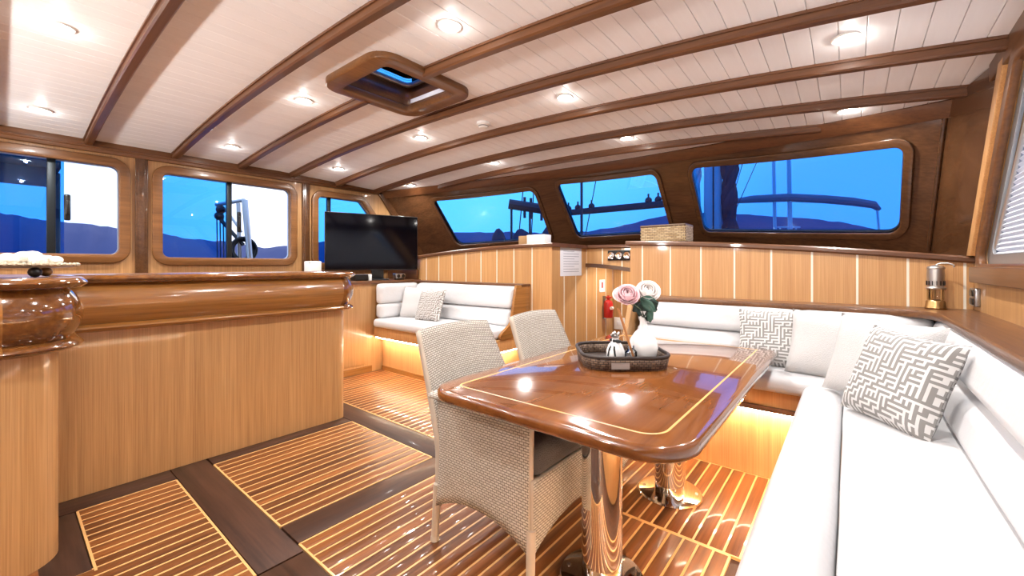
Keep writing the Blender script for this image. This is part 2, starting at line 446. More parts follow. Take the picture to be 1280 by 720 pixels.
floor_panel(-1.92, -.40, .85, 1.98)
floor_panel(-4.40, -1.58, 1.99, 2.90)
floor_panel(-1.58, -.30, 1.99, 2.84)
floor_panel(-2.32, -1.56, 2.92, 4.88)
fboard(-3.26, -1.86, .66, .84, WALNUT_X); fboard(-1.85, -.30, .66, .84, WALNUT_X)
fboard(-4.4, -1.93, 1.79, 1.98, WALNUT_X)
fboard(-2.11, -1.93, .85, 1.785, WALNUT_Y)
fboard(-3.26, -3.06, .10, .655, WALNUT_Y); fboard(-3.26, -3.11, .85, 1.785, WALNUT_Y)
fboard(-3.05, -2.42, .10, .24, WALNUT_X)
fboard(-2.60, -2.41, -.6, .10, FLOOR_TEAK)
fboard(-1.85, -.30, -.6, .655, WALNUT_Y)

# ------------------------------------------------------------------ ceiling: planks, beams
HX0, HX1, HY0, HY1 = -2.60, -2.06, 1.40, 1.95         # hatch opening
cb = MB()
xs = sorted(set([XL-.1+k*(XR-XL+.2)/24 for k in range(25)] + [HX0, HX1])); ys0 = [YB, HY0, HY1, 2.0, 2.6]
for i in range(len(xs)-1):
    a, b = xs[i], xs[i+1]
    rows = ys0 + [0]
    for j in range(len(ys0)):
        if j == 1 and a >= HX0-1e-6 and b <= HX1+1e-6: continue
        def P(x, jj, dz):
            y = ys0[jj] if jj < len(ys0) else ceil_front(x)+.05
            return (x, y, zc(x, y)+dz)
        cb.add([P(a,j,.02),P(b,j,.02),P(b,j+1,.02),P(a,j+1,.02),P(a,j,.05),P(b,j,.05),P(b,j+1,.05),P(a,j+1,.05)],
               [(0,1,2,3),(7,6,5,4),(0,4,5,1),(1,5,6,2),(2,6,7,3),(3,7,4,0)])
ceiling = struct(cb.build('ceiling', WHITE_PLANK, None, 0))
pw = .1; x = XL-.04
while x < XR+.04:
    a, b = x+.0011, x+pw-.0011; xm = (a+b)/2
    spans = [(YB, ceil_front(xm)+.02)]
    if a > HX0-.06 and b < HX1+.06: spans = [(YB, HY0-.02), (HY1+.02, ceil_front(xm)+.02)]
    for y0, y1 in spans:
        yy = [y0] + ([2.0] if y0 < 2 < y1 else []) + [y1]
        m = MB(); vs = []; fs = []
        for y in yy:
            for q, dz in ((a+.0, .022),(a,.0018),(a+.0018,0),(b-.0018,0),(b,.0018),(b,.022)): vs.append((q, y, zc(q, y)+dz))
        for i in range(len(yy)-1):
            for k in range(6): fs.append((i*6+k,(i+1)*6+k,(i+1)*6+(k+1)%6,i*6+(k+1)%6))
        fs += [tuple(range(6)), tuple(reversed(range((len(yy)-1)*6, len(yy)*6)))]
        m.add(vs, fs).build('plank', WHITE_PLANK, ceiling, 0)
    x += pw
def beam(y, x0=XL, x1=XR, w=.026):
    m = MB()
    for prof in ([(-w-.009,.004),(-w-.009,-.012),(w+.009,-.012),(w+.009,.004)], [(-w,-.012),(-w,-.044),(-w+.008,-.052),(w-.008,-.052),(w,-.044),(w,-.012)]):
        n = 26; k = len(prof); vs = []; fs = []
        for i in range(n+1):
            xx = x0+(x1-x0)*i/n
            for dy, dz in prof: vs.append((xx, y+dy, zc(xx, y)+dz))
        for i in range(n):
            for j in range(k): fs.append((i*k+j,(i+1)*k+j,(i+1)*k+(j+1)%k,i*k+(j+1)%k))
        fs += [tuple(range(k)), tuple(reversed(range(n*k,(n+1)*k)))]
        m.add(vs, fs)
    m.build('beam', MAHOG_X, ceiling)
for y in (-1.15, -.62, -.08, .482, 1.075): beam(y)
beam(1.634, XL, -2.64); beam(1.634, -2.0, XR)
for y in (2.16, 2.713, 3.266): beam(y)
beam(3.74, -4.30, -.16, .022)

# ------------------------------------------------------------------ left wall with three windows
def wl(u, v, w): return Vector((XL - w, u, v))
def wlin(u, v, w): return Vector((XL + w, u, v))
L1 = round_poly([(-.75,1.335),(.69,1.335),(.69,2.145),(-.75,2.145)], .07)
L2 = round_poly([(.965,1.315),(2.16,1.315),(2.16,2.145),(.965,2.145)], .07)
L3 = round_poly([(2.46,1.27),(3.78,1.27),(3.06,2.12),(2.46,2.12)], .07)
wall_left = struct(plate('wall_left', [(YB,0),(4.35,0),(4.35,1.5),(3.6,2.42),(YB,2.42)], [L1,L2,L3], .07, wl, TEAK_Z))
LWIN = []
for i, hole in enumerate((L1, L2, L3)):
    w = struct(plate('window_%d' % (i+1), offset_poly(hole, .052), [offset_poly(hole, -.004)], .035, wlin, FRAME_W, None, .012))
    LWIN.append(w)
    plate('metal_frame', offset_poly(hole, -.001), [offset_poly(hole, -.016)], .03, lambda u,v,w: Vector((XL-.035-w,u,v)), ALU, w)
def glassL(y0, y1, z0, z1, par, x=-.055): MB().box(XL+x-.004, XL+x, y0, y1, z0, z1).build('pane', TINT, par, 0)
def mull(y, z0, z1, par, w=.026):
    MB().rbox(XL-.075, XL-.03, y-w, y+w, z0, z1, .006).build('mullion', DARKMETAL, par)
def latch(y, z, par):
    m = MB().rbox(XL-.03, XL+.0, y-.02, y+.02, z-.11, z+.11, .012); m.rbox(XL-.005, XL+.02, y-.012, y+.012, z-.06, z+.06, .01)
    m.build('latch', BLACK, par)
glassL(-.75, .26, 1.335, 2.145, LWIN[0]); mull(.27, 1.335, 2.145, LWIN[0]); glassL(.26, .345, 1.335, 2.145, LWIN[0], -.062)
latch(.36, 1.74, LWIN[0])
glassL(.965, 1.53, 1.315, 2.145, LWIN[1]); mull(1.545, 1.315, 2.145, LWIN[1], .024); latch(1.63, 1.72, LWIN[1])
MB().prism([(2.46,1.27),(3.78,1.27),(3.06,2.12),(2.46,2.12)], 0, .004).map(lambda v: (XL-.055-v.z, v.x, v.y)).build('pane', TINT, LWIN[2], 0)
mull(2.64, 1.27, 2.12, LWIN[2], .022)
def pil(y0, y1):
    m = MB().rbox(XL-.005, XL+.02, y0, y1, 1.0, 2.30, .005); m.rbox(XL-.005, XL+.026, y0+.02, y1-.02, 1.0, 2.30, .004)
    m.build('pilaster', DARK_MAHOG, wall_left)
pil(.785, .875); pil(2.285, 2.375)
m = MB().rbox(XL-.01, XL+.03, YB, 3.42, 2.235, 2.345, .006); m.rbox(XL-.01, XL+.045, YB, 3.42, 2.265, 2.285, .006)
m.build('cornice_board', MAHOG_Y, wall_left)
# raked dark timber that closes the corner to the windscreen
plate('corner_timber', [(3.46,2.3),(3.28,2.3),(3.98,1.40),(4.25,1.40)], [], .03, wlin, DARK_MAHOG, wall_left, .006)

# ------------------------------------------------------------------ windscreen (bowed, raked) with three windows
F1 = [(-4.533,1.548),(-3.124,1.618),(-3.06,2.21),(-4.509,2.162)]
F2 = [(-2.76,1.612),(-1.527,1.62),(-1.533,2.205),(-2.748,2.243)]
F3 = [(-1.187,1.600),(.296,1.479),(.285,2.042),(-1.187,2.198)]
FH = [round_poly(p, .07) for p in (F1,F2,F3)]
cuts = [XL+.12+k*.16 for k in range(35)]
topl = [(XL-.05+k*(.47-XL+.05)/20) for k in range(21)]
outl = [(XL-.05,1.33)] + [(.47,1.25)] + [(xx, zc(xx,ceil_front(xx))+.03) for xx in reversed(topl)]
wscreen = struct(plate('wall_front', outl, FH, .06, lambda u,v,w: ws(u,v,-w), DARK_MAHOG, None, 0, cuts))
for i, (p, h) in enumerate(zip((F1,F2,F3), FH)):
    w = struct(plate('window_%d' % (i+4), offset_poly(h, .028), [offset_poly(h, -.004)], .020, ws, DARK_MAHOG, None, .008, cuts))
    plate('gasket', offset_poly(h, .0), [offset_poly(h, -.012)], .03, lambda u,v,w: ws(u,v,-w-.012), BLACK, w, 0, cuts)
    plate('pane', offset_poly(h, .004), [], .006, lambda u,v,w: ws(u,v,-w-.03), TINT, w, 0, cuts)
# header moulding where ceiling and windscreen meet
hm = MB(); n = 40; prof = [(0,.012),(.0,-.075),(.018,-.075),(.03,-.05),(.03,.012)]
vs = []; fs = []
for i in range(n+1):
    xx = XL+(.46-XL)*i/n; zt = zc(xx, ceil_front(xx))
    for w_, dz in prof: vs.append(ws(xx, zt+dz, w_))
for i in range(n):
    for k in range(5): fs.append((i*5+k,(i+1)*5+k,(i+1)*5+(k+1)%5,i*5+(k+1)%5))
hm.add(vs, fs).build('header_moulding', MAHOG_X, wscreen)

# ------------------------------------------------------------------ panelled bulkhead below the windscreen
SX0, SX1, SYB = -2.33, -1.50, 4.90       # stairwell
bulk = struct(MB().box(XL, SX0-.02, YF+.012, YF+.05, 0, 1.36).build('wall_bulkhead', TEAK_PANEL))
MB().box(SX1, XR, YF+.012, YF+.05, 0, 1.28).build('core_panel', TEAK_PANEL, bulk)
def cap_panels(strips, z0, x_end0, x_end1):
    edges = [x_end0] + strips + [x_end1]
    for i in range(len(edges)-1):
        a, b = edges[i]+(.006 if i else 0), edges[i+1]-(.006 if i < len(edges)-2 else 0)
        if b-a < .01: continue
        MB().add([(a,YF,z0),(b,YF,z0),(b,YF,zl(b)-.01),(a,YF,zl(a)-.01),(a,YF+.014,z0),(b,YF+.014,z0),(b,YF+.014,zl(b)-.01),(a,YF+.014,zl(a)-.01)],
                 [(0,1,2,3),(7,6,5,4),(0,4,5,1),(1,5,6,2),(2,6,7,3),(3,7,4,0)]).build('panel', TEAK_PANEL, bulk, 0)
    for s_ in strips:
        MB().box(s_-.006, s_+.006, YF-.0015, YF+.014, z0, zl(s_)-.012).build('inlay_strip', WHITE_STRIP, bulk, 0)
cap_panels([-1.39+k*.2381 for k in range(9)], .90, SX1, XR)
cap_panels([-4.274+k*.2434-.2434*2 for k in range(10)], 0, XL, SX0+.004)
# stairwell walls
sw = struct(MB().box(SX0-.05, SX0-.014, YF+.06, SYB, -.3, 1.36).build('wall_stairwell', TEAK_PANEL))
ed = [YF] + [YF+.24*k for k in range(1, 6)] + [SYB]
for i in range(len(ed)-1):
    MB().box(SX0-.015, SX0, ed[i]+.006, ed[i+1]-.006, 0, 1.46).build('panel', TEAK_PANEL, sw, 0)
    if i: MB().box(SX0-.015, SX0+.0015, ed[i]-.006, ed[i]+.006, 0, 1.46).build('inlay_strip', WHITE_STRIP, sw, 0)
MB().box(SX0, SX1, SYB, SYB+.03, 0, 1.5).build('end_panel', TEAK_Z, sw)
for k in range(3): MB().box(SX0+.12+.24*k-.006, SX0+.12+.24*k+.006, SYB-.004, SYB, 0, 1.4).build('inlay_strip', WHITE_STRIP, sw, 0)
MB().box(SX1, SX1+.03, YF+.06, SYB, 0, 1.4).build('side_panel', DARK_MAHOG, sw)
# header panel over the stairs, arched along its lower edge
GY = 4.22
arch = [(SX0+(SX1-SX0)*k/12, 1.245-.10*(k/12)**1.6) for k in range(13)]
plate('header_panel', arch + [(SX1,1.47),(SX0,1.47)], [], .03, lambda u,v,w: Vector((u, GY+w, v)), TEAK_PANEL, sw)
for xx in (-2.13, -1.90): MB().box(xx-.006, xx+.006, GY-.003, GY+.002, 1.23, 1.46).build('inlay_strip', WHITE_STRIP, sw, 0)
m = MB(); vs = []; fs = []
for u, v in arch:
    for dy, dz in ((-.025,.03),(-.025,-.012),(.06,-.012),(.06,.03)): vs.append((u, GY+dy, v+dz))
for i in range(12):
    for k in range(4): fs.append((i*4+k,(i+1)*4+k,(i+1)*4+(k+1)%4,i*4+(k+1)%4))
fs += [(0,1,2,3),(51,50,49,48)]
m.add(vs, fs).build('arch_trim', DARK_MAHOG, sw)
# crowned sill ledge under the windscreen
def ledge(name, x0, x1, yfront, par=None, n=16, t=.04):
    m = MB(); vs = []; fs = []
    for i in range(n+1):
        xx = x0+(x1-x0)*i/n; z = zl(xx); yb = yw(xx, z)+.03
        for y, zz in ((yfront+.006,z-t),(yfront-.004,z-t+.01),(yfront-.004,z-.01),(yfront+.006,z),(yb,z),(yb,z-t)): vs.append((xx,y,zz))
    for i in range(n):
        for k in range(6): fs.append((i*6+k,(i+1)*6+k,(i+1)*6+(k+1)%6,i*6+(k+1)%6))
    fs += [tuple(range(6)), tuple(reversed(range(n*6,(n+1)*6)))]
    o = m.add(vs, fs).build(name, MAHOG_X, par); return o
trim_1 = struct(ledge('trim_1', XL, SX0+.03, YF-.03))
ledge('centre_ledge', SX0+.03, SX1-.03, GY-.03, trim_1); ledge('side_ledge', SX1-.03, XR, YF-.03, trim_1)

# ------------------------------------------------------------------ right wall with raked window and pleated blind
def wr(u, v, w): return Vector((XR + w, u, v))
def wri(u, v, w): return Vector((XR - w, u, v))
RH = round_poly([(.2,1.245),(3.28,1.245),(2.62,2.10),(.2,2.10)], .05)
wall_right = struct(plate('wall_right', [(YB,0),(3.62,0),(3.62,1.32),(2.9,2.42),(YB,2.42)], [RH], .07, wr, TEAK_Z))
w7 = struct(plate('window_7', offset_poly(RH, .05), [offset_poly(RH, -.003)], .03, wri, MAHOG_Y, None, .01))
plate('metal_frame', offset_poly(RH, -.001), [round_poly(offset_poly([(.2,1.245),(3.28,1.245),(2.62,2.10),(.2,2.10)], -.06), .03)], .012, lambda u,v,w: Vector((XR+.004+w,u,v)), ALU, w7)
plate('pane', offset_poly(RH, .002), [], .006, lambda u,v,w: Vector((XR+.055+w,u,v)), CLEAR, w7)
plate('raked_board', [(3.49,1.31),(3.41,1.31),(2.76,2.16),(2.84,2.16)], [], .03, wri, TEAK_PANEL, wall_right, .006)
plate('sill_board', [(YB,1.165),(3.40,1.165),(3.40,1.235),(YB,1.235)], [], .035, wri, MAHOG_Y, wall_right, .008)
MB().rbox(XR-.03, XR+.01, YB, 3.0, 2.13, 2.26, .006).build('cornice_board', MAHOG_Y, wall_right)
q = [Vector((XR-.01,3.56,1.22)), Vector((.445,yw(.445,1.22)+.02,1.22)), Vector((.445,yw(.445,2.2)+.02,2.2)), Vector((XR-.01,2.86,2.2))]
MB().add([p for p in q]+[p+Vector((.05,0.02,0)) for p in q], [(0,1,2,3),(7,6,5,4),(0,4,5,1),(1,5,6,2),(2,6,7,3),(3,7,4,0)]).build('corner_panel', DARK_MAHOG, wall_right)
MB().cyl((.437,yw(.437,1.36)-.01,1.36),(.437,yw(.437,2.2)-.01,2.2),.012,n=8).build('corner_bead', DARK_MAHOG, wall_right)
# blind: one folded sheet plus side channel
b = thing('pleated_blind', 'white pleated blind drawn down over the side window above the long sofa', 'blind', (XR+.02, 1.7, 1.27))
m = MB(); nz_ = 72
def fold(u, v):
    k = v*nz_; z = 1.275+.80*v
    tri = abs((k % 2)-1)
    return (XR+.012+.012*tri, .25+(3.16-.76*(v)-.25)*u, z)
m.grid(fold, 1, nz_); m.build('pleated_fabric', BLIND, b, 0)
MB().rbox(XR+.008, XR+.034, .25, 3.18, 1.25, 1.28, .005).build('bottom_rail', WHITE_PL, b)
MB().cyl((XR+.02,3.19,1.27),(XR+.02,2.45,2.09),.012,n=8).build('side_channel', ALU, b)

# ------------------------------------------------------------------ aft wall behind the photographer
struct(MB().box(XL, XR, YB-.06, YB, 0, 2.45).build('wall_back', TEAK_Z))

# ------------------------------------------------------------------ shelf ledge above the L-sofa (curved inner corner)
inner = [(SX1-.02,3.27)] + round_poly([(-1.6,3.27),(.375,3.27),(.375,-1.0)], [0,.26,0], 10)[1:-1] + [(.375,YB)]
poly = inner + [(XR,YB),(XR,YF),(SX1-.02,YF)]
sh = struct(MB().prism(poly, .965, 1.0).build('trim_2', MAHOG_Y))
MB().sweep(inner, [(.012,.962),(.016,.97),(.016,.994),(.012,1.002),(-.02,1.002),(-.02,.962)]).build('nosing', MAHOG_Y, sh)

# ------------------------------------------------------------------ L-shaped sofa
def rb(name, *a, mat=None, par=None, **k): return MB().rbox(*a, **k).build(name, mat, par)
SE = -1.36
sofa = thing('corner_sofa_base', 'teak base of the corner sofa with warm light under its rail', 'sofa base', (-.5, 3.1, 0))
MB().prism([(SE+.02,2.85),(-.10,2.85),(-.10,YB),(XR,YB),(XR,YF),(SE+.02,YF)], 0, .41).build('plinth', TEAK_PANEL, sofa)
# the long side is rebated at the top so that the front bolster drops over its edge
MB().prism([(SE+.01,2.79),(-.17,2.79),(-.17,YB),(XR,YB),(XR,YF),(SE+.01,YF)], .41, .472).prism([(SE+.01,2.79),(-.17,2.79),(-.17,2.748),(-.026,2.748),(-.026,YB),(XR,YB),(XR,YF),(SE+.01,YF)], .472, .53).build('seat_box', TEAK_PANEL, sofa)
MB().sweep([(SE+.01,2.788),(-.172,2.788),(-.172,YB)], [(0,.41),(.012,.41),(.016,.425),(.012,.44),(0,.44)]).build('rail_moulding', MAHOG_X, sofa)
MB().box(SE+.05, -.2, 2.80, 2.815, .398, .409).build('light_strip', LED, sofa)
MB().box(-.155, -.14, -1.2, 2.75, .398, .409).build('light_strip', LED, sofa)
m = MB().prism(round_poly([(2.79,0),(YF,0),(YF,.99),(3.20,.99),(3.02,.60),(2.79,.56)], [0,0,0,.03,.08,.02], 4), 0, .035)
m.map(lambda v: (SE-.02+v.z, v.x, v.y)); m.build('end_panel', TEAK_Z, sofa)
Zs = .53
def cush(name, label, box, r, puff, group=None, div=8, mat=LEATHER, rot=None, wr=.0035, seed=0):
    x0,x1,y0,y1,z0,z1 = box; c = Vector(((x0+x1)/2,(y0+y1)/2,z0))
    o = thing(name, label, 'cushion', c, group)
    mm = MB().rbox(x0,x1,y0,y1,z0,z1, r, 4, puff, div, wr, seed)
    if rot: mm.map(lambda v: rot(v))
    mm.build('cover', mat, o, 60)
    return o
cush('seat_cushion', 'white leather seat cushion of the sofa section under the panelled bulkhead', (SE+.03, .36, 2.745, 3.34, Zs, .62), .035, (0,0,.012), seed=1)
cush('seat_bolster', 'narrow white leather front bolster along the long side sofa seat', (-.195, -.024, -.9, 2.745, .469, .615), .05, (0,0,.008), div=14, seed=2)
cush('seat_cushion', 'large white leather seat cushion along the blind window wall', (-.022, .40, -.9, 2.745, Zs, .618), .03, (0,0,.012), div=16, seed=3)
def lean_y(v): return Vector((v.x, v.y+.22*(v.z-.6), v.z))
def lean_x(v): return Vector((v.x+.25*(v.z-.6)-.0, v.y, v.z))
cush('back_cushion', 'white leather lower back roll of the sofa under the panelled bulkhead', (SE+.04, .30, 3.15, 3.34, .622, .79), .05, (0,.02,0), rot=lean_y, seed=4)
cush('back_cushion', 'white leather upper back roll behind the rose vase table end', (SE+.04, -.25, 3.15, 3.34, .79, .972), .05, (0,.02,0), rot=lean_y, seed=5)
cush('back_cushion', 'white leather upper back roll in the sofa corner behind the pillows', (-.25, .365, 3.15, 3.34, .79, .972), .05, (0,.02,0), rot=lean_y, seed=6)
cush('back_cushion', 'white leather lower back roll along the blind window wall', (.285, .40, -.9, 3.30, .620, .79), .05, (.015,0,0), rot=lean_x, div=16, seed=7)
cush('back_cushion', 'white leather upper back roll along the blind window wall', (.275, .40, -.9, 3.26, .79, .972), .055, (.02,0,0), rot=lean_x, div=16, seed=8)

def pillow(name, label, loc, w, h, t, normal, roll, mat, patch=False, n=20):
    o = thing(name, label, 'pillow', (loc[0], loc[1], loc[2]-h*.48))
    def f(sg):
        def g(u, v):
            a, b_ = 2*u-1, 2*v-1
            x = w/2*a*(1-.07*(1-b_*b_)); y = h/2*b_*(1-.07*(1-a*a))
            z = sg*t/2*(max(0,(1-a**4))*max(0,(1-b_**4)))**.55
            z += .006*noise.noise(Vector((a*2.2+loc[0]*9, b_*2.2, sg+loc[1]*5)))*(1-a**4)*(1-b_**4)
            return (x,y,z)
        return g
    nrm_ = Vector(normal).normalized(); up = Vector((0,0,1)); rt = up.cross(nrm_).normalized(); u2 = nrm_.cross(rt)
    M = Matrix((rt,u2,nrm_)).transposed() @ Matrix.Rotation(math.radians(roll),3,'Z')
    mm = MB()
    for sg in (1,-1): mm.grid(f(sg), n, n, lambda u,v: (u*.98, v*.98))
    mm.map(lambda v: M @ v + Vector(loc)); mm.build('cover', mat, o, 70)
    if patch:
        p = MB().box(.06*w, .2*w, -h*.40, -h*.34, t*.17, t*.17+.003).map(lambda v: M @ v + Vector(loc)); p.build('leather_tab', BRASS, o)
    return o
pillow('throw_pillow', 'large grey and white maze patterned pillow on the side sofa seat', (.15,2.24,.80), .375, .385, .13, (-.70,-.66,.36), -4, MAZE, True)
pillow('throw_pillow', 'plain white pillow half hidden by the large maze patterned pillow', (.11,2.60,.805), .43, .40, .13, (-.48,-.80,.30), -3, FABRIC_W)
pillow('throw_pillow', 'plain white pillow standing beside the smaller maze patterned pillow', (-.085,2.93,.80), .40, .38, .13, (-.12,-.96,.30), -3, FABRIC_W)
pillow('throw_pillow', 'smaller grey and white maze patterned pillow behind the table corner', (-.385,3.05,.795), .37, .37, .12, (-.05,-.95,.32), 3, MAZE, True)

# ------------------------------------------------------------------ bench below the left part of the bulkhead
BX0, BX1 = -4.37, -2.62
bench = thing('corner_bench_base', 'teak bench base between television cabinet and stairs with warm light below', 'bench', (-3.5, 3.1, 0))
MB().box(BX0, BX1-.1, 2.91, YF-.006, 0, .41).build('plinth', TEAK_PANEL, bench)
MB().rbox(BX0, BX1, 2.79, YF-.006, .41, .53, .006).build('seat_box', TEAK_PANEL, bench)
MB().box(BX0+.02, BX1-.05, 2.805, 2.82, .398, .409).build('light_strip', LED, bench)
MB().box(BX1-.03, BX1-.015, 2.85, 3.4, .398, .409).build('light_strip', LED, bench)
MB().rbox(BX0+.008, BX1+.03, 3.36, YF-.004, 1.035, 1.06, .006).build('back_cap', MAHOG_X, bench)
m = MB().prism(round_poly([(2.95,.53),(YF-.006,.53),(YF-.006,1.05),(3.28,1.05),(3.20,.68)], [.03,0,0,.02,.1], 4), 0, .03)
m.map(lambda v: (BX1-.01+v.z, v.x, v.y)); m.build('end_panel', TEAK_Y, bench)
MB().box(BX0, BX1-.1, 2.90, 2.912, 0, .05).build('skirting', TEAK_X, bench)
cush('seat_cushion', 'white leather seat cushion on the bench beside the television cabinet', (BX0+.04, BX1-.02, 2.745, 3.36, Zs, .63), .04, (0,0,.012), seed=11)
cush('back_cushion', 'white leather lower back roll of the bench under the strip panelled wall', (-4.22, BX1-.04, 3.20, 3.37, .630, .81), .05, (0,.02,0), rot=lean_y, seed=12)
cush('back_cushion', 'white leather upper back roll of the bench under the strip panelled wall', (-4.22, BX1-.03, 3.19, 3.36, .81, 1.035), .05, (0,.02,0), rot=lean_y, seed=13)
cush('side_cushion', 'white leather lower side roll of the bench against the television cabinet', (BX0+.01, -4.23, 2.80, 3.35, .630, .80), .04, (.015,0,0), seed=14)
cush('side_cushion', 'white leather upper side roll of the bench against the television cabinet', (BX0+.01, -4.235, 2.80, 3.35, .80, 1.035), .04, (.015,0,0), seed=15)
pillow('throw_pillow', 'plain cream pillow on the bench next to the television cabinet', (-4.02,3.12,.81), .38, .38, .12, (.25,-.9,.28), 0, FABRIC_W)
pillow('throw_pillow', 'finely patterned grey pillow on the bench by the cream pillow', (-3.66,3.05,.80), .38, .38, .12, (.05,-.9,.34), 2, MAZE_S)

# ------------------------------------------------------------------ low cabinet, television and small things on it
cab = thing('television_cabinet', 'low teak cabinet with panelled door below the television', 'cabinet', (-4.75, 2.6, 0))
MB().box(XL+.04, -4.40, 1.9, 3.49, 0, 1.035).build('body', TEAK_Z, cab)
MB().rbox(XL+.04, -4.365, 1.88, 3.49, 1.035, 1.07, .01).build('top', MAHOG_Y, cab)
MB().rbox(-4.405, -4.392, 2.12, 2.70, .10, .98, .004).build('door', TEAK_Z, cab)
MB().box(-4.40, -4.39, 1.9, 2.78, 0, .07).build('skirting', TEAK_Y, cab)
MB().rbox(XL+.04, -4.42, 3.455, 3.49, 1.07, 1.20, .004).build('upstand', MAHOG_X, cab)
tv = thing('television', 'flat black television standing on the low teak cabinet', 'television', (-4.57, 2.92, 1.07))
A = Vector((-4.75,2.39,0)); B_ = Vector((-4.39,3.45,0)); dv = (B_-A); L_ = dv.length; dv.normalize(); nv = Vector((dv.y,-dv.x,0))
def tvp(v): return A + dv*v.x + nv*v.y + Vector((0,0,v.z))
MB().rbox(0, L_, -.03, 0, 1.195, 1.885, .006).map(tvp).build('bezel', BLACK, tv)
MB().box(.008, L_-.008, 0, .0012, 1.208, 1.877).map(tvp).build('screen', SCREEN, tv)
m = MB().rbox(L_*.48, L_*.61, -.045, -.01, 1.08, 1.25, .006); m.rbox(L_*.45, L_*.64, -.12, .1, 1.068, 1.085, .006)
m.map(tvp).build('stand', BLACK, tv)
def small(name, label, cat, box, r, mat, loc=None):
    t_ = thing(name, label, cat, ((box[0]+box[1])/2,(box[2]+box[3])/2,box[4])); MB().rbox(*box, r).build('case', mat, t_); return t_
t_ = small('media_box', 'small black media box on the low cabinet below the television', 'media box', (-4.62,-4.48,2.63,2.79,1.069,1.145), .008, BLACK)
MB().rbox(-4.60,-4.47,2.80,2.83,1.069,1.145,.004).build('side_grille', WHITE_PL, t_)
t_ = small('socket_box', 'double power socket box below the television beside the bench', 'socket', (-4.50,-4.42,3.14,3.28,1.085,1.15), .008, BRUSHED)
for yy in (3.175,3.245): MB().cyl((-4.425,yy,1.118),(-4.416,yy,1.118),.024,n=14).build('socket', BLACK, t_)
MB().box(-4.48,-4.44,3.15,3.27,1.068,1.088).build('foot', BLACK, t_)
t_ = small('router', 'white plastic box on the cabinet end beside the television', 'router', (-4.86,-4.70,2.20,2.33,1.069,1.30), .012, WHITE_PL)
MB().cyl((-4.72,2.21,1.28),(-4.72,2.21,1.29),.02,n=10).build('button', ALU, t_)

# ------------------------------------------------------------------ bar counter (far run and rounded near leg, one piece of joinery)
bar = thing('bar_counter', 'teak bar counter with bulging varnished cornice and rounded ends', 'counter', (-3.0, .8, 0))
near_arc = round_poly([(-2.56,-1),(-2.56,.165),(-4,.165)], [0,.16,0], 10)[1:-1]
far_arc = round_poly([(-3.23,1),(-3.23,1.81),(-4.4,1.81)], [0,.07,0], 8)[1:-1]
YBC = YB+.03
segs = [([(-2.56,YB),near_arc[0]], TEAK_Y, 's'), (near_arc, CORNER_MAHOG, 'c'), ([near_arc[-1],(-3.23,.165)], TEAK_X, 's'),
        ([(-3.23,.165),far_arc[0]], TEAK_Y, 's'), (far_arc, CORNER_MAHOG, 'c'), ([far_arc[-1],(-3.80,1.81)], TEAK_X, 's')]
face = [(-2.56,YBC)] + near_arc + [(-3.23,.165)] + far_arc + [(-3.80,1.81)]
# profile offsets are to the right of travel; travelling aft to fore then to -X the outside is on the right
bulge = [(-.02,1.155),(.03,1.155)] + [(.032+.046*math.sin(PI*k/10)**.8, 1.15-.215*k/10) for k in range(1,10)] + [(.03,.932),(-.02,.932)]
lowm = [(-.02,.885),(.03,.885)] + [(.045+.034*math.sin(PI*k/6), .888+.044*k/6) for k in range(7)] + [(-.02,.935)]
slab = [(-.02,1.153),(.06,1.153)] + [(.070+.022*math.sin(PI*k/6), 1.156+.044*k/6) for k in range(7)] + [(-.02,1.20)]
def sub(i0, i1): return face[i0:i1+1]
na, fa = len(near_arc), len(far_arc)
runs = [(0,1),(1,na),(na,na+1),(na+1,na+2),(na+2,na+1+fa),(na+1+fa,na+2+fa)]
def full_sweep(prof):
    mm = MB().sweep(face, prof, capends=True); return mm
def partial(prof, i0, i1):
    mm = MB(); full = MB().sweep(face, prof, capends=False); k = len(prof)
    mm.v = full.v[i0*k:(i1+1)*k]
    for i in range(i1-i0):
        for j in range(k): mm.f.append((i*k+j,(i+1)*k+j,(i+1)*k+(j+1)%k,i*k+(j+1)%k))
    return mm
mats_ = [TEAK_Y, CORNER_MAHOG, TEAK_X, TEAK_Y, CORNER_MAHOG, TEAK_X]
for (i0,i1), mt in zip(runs, mats_):
    partial(bulge, i0, i1).build('cornice', mt, bar)
    partial(lowm, i0, i1).build('lower_moulding', mt if mt is not CORNER_MAHOG else CORNER_MAHOG, bar)
    partial([(-.03,0),(0,0),(0,.93),(-.03,.93)], i0, i1).build('face_panel', TEAK_Z, bar)
full_sweep(slab).build('top_edge', CORNER_MAHOG, bar)
top = face + [(-3.80,.9),(-3.80,-.6),(-3.2,YBC)]
MB().prism(top, 1.154, 1.199).build('top', MAHOG_Y, bar)
MB().box(-3.80,-3.77,-.6,1.80,0,1.154).build('back_panel', TEAK_Z, bar)

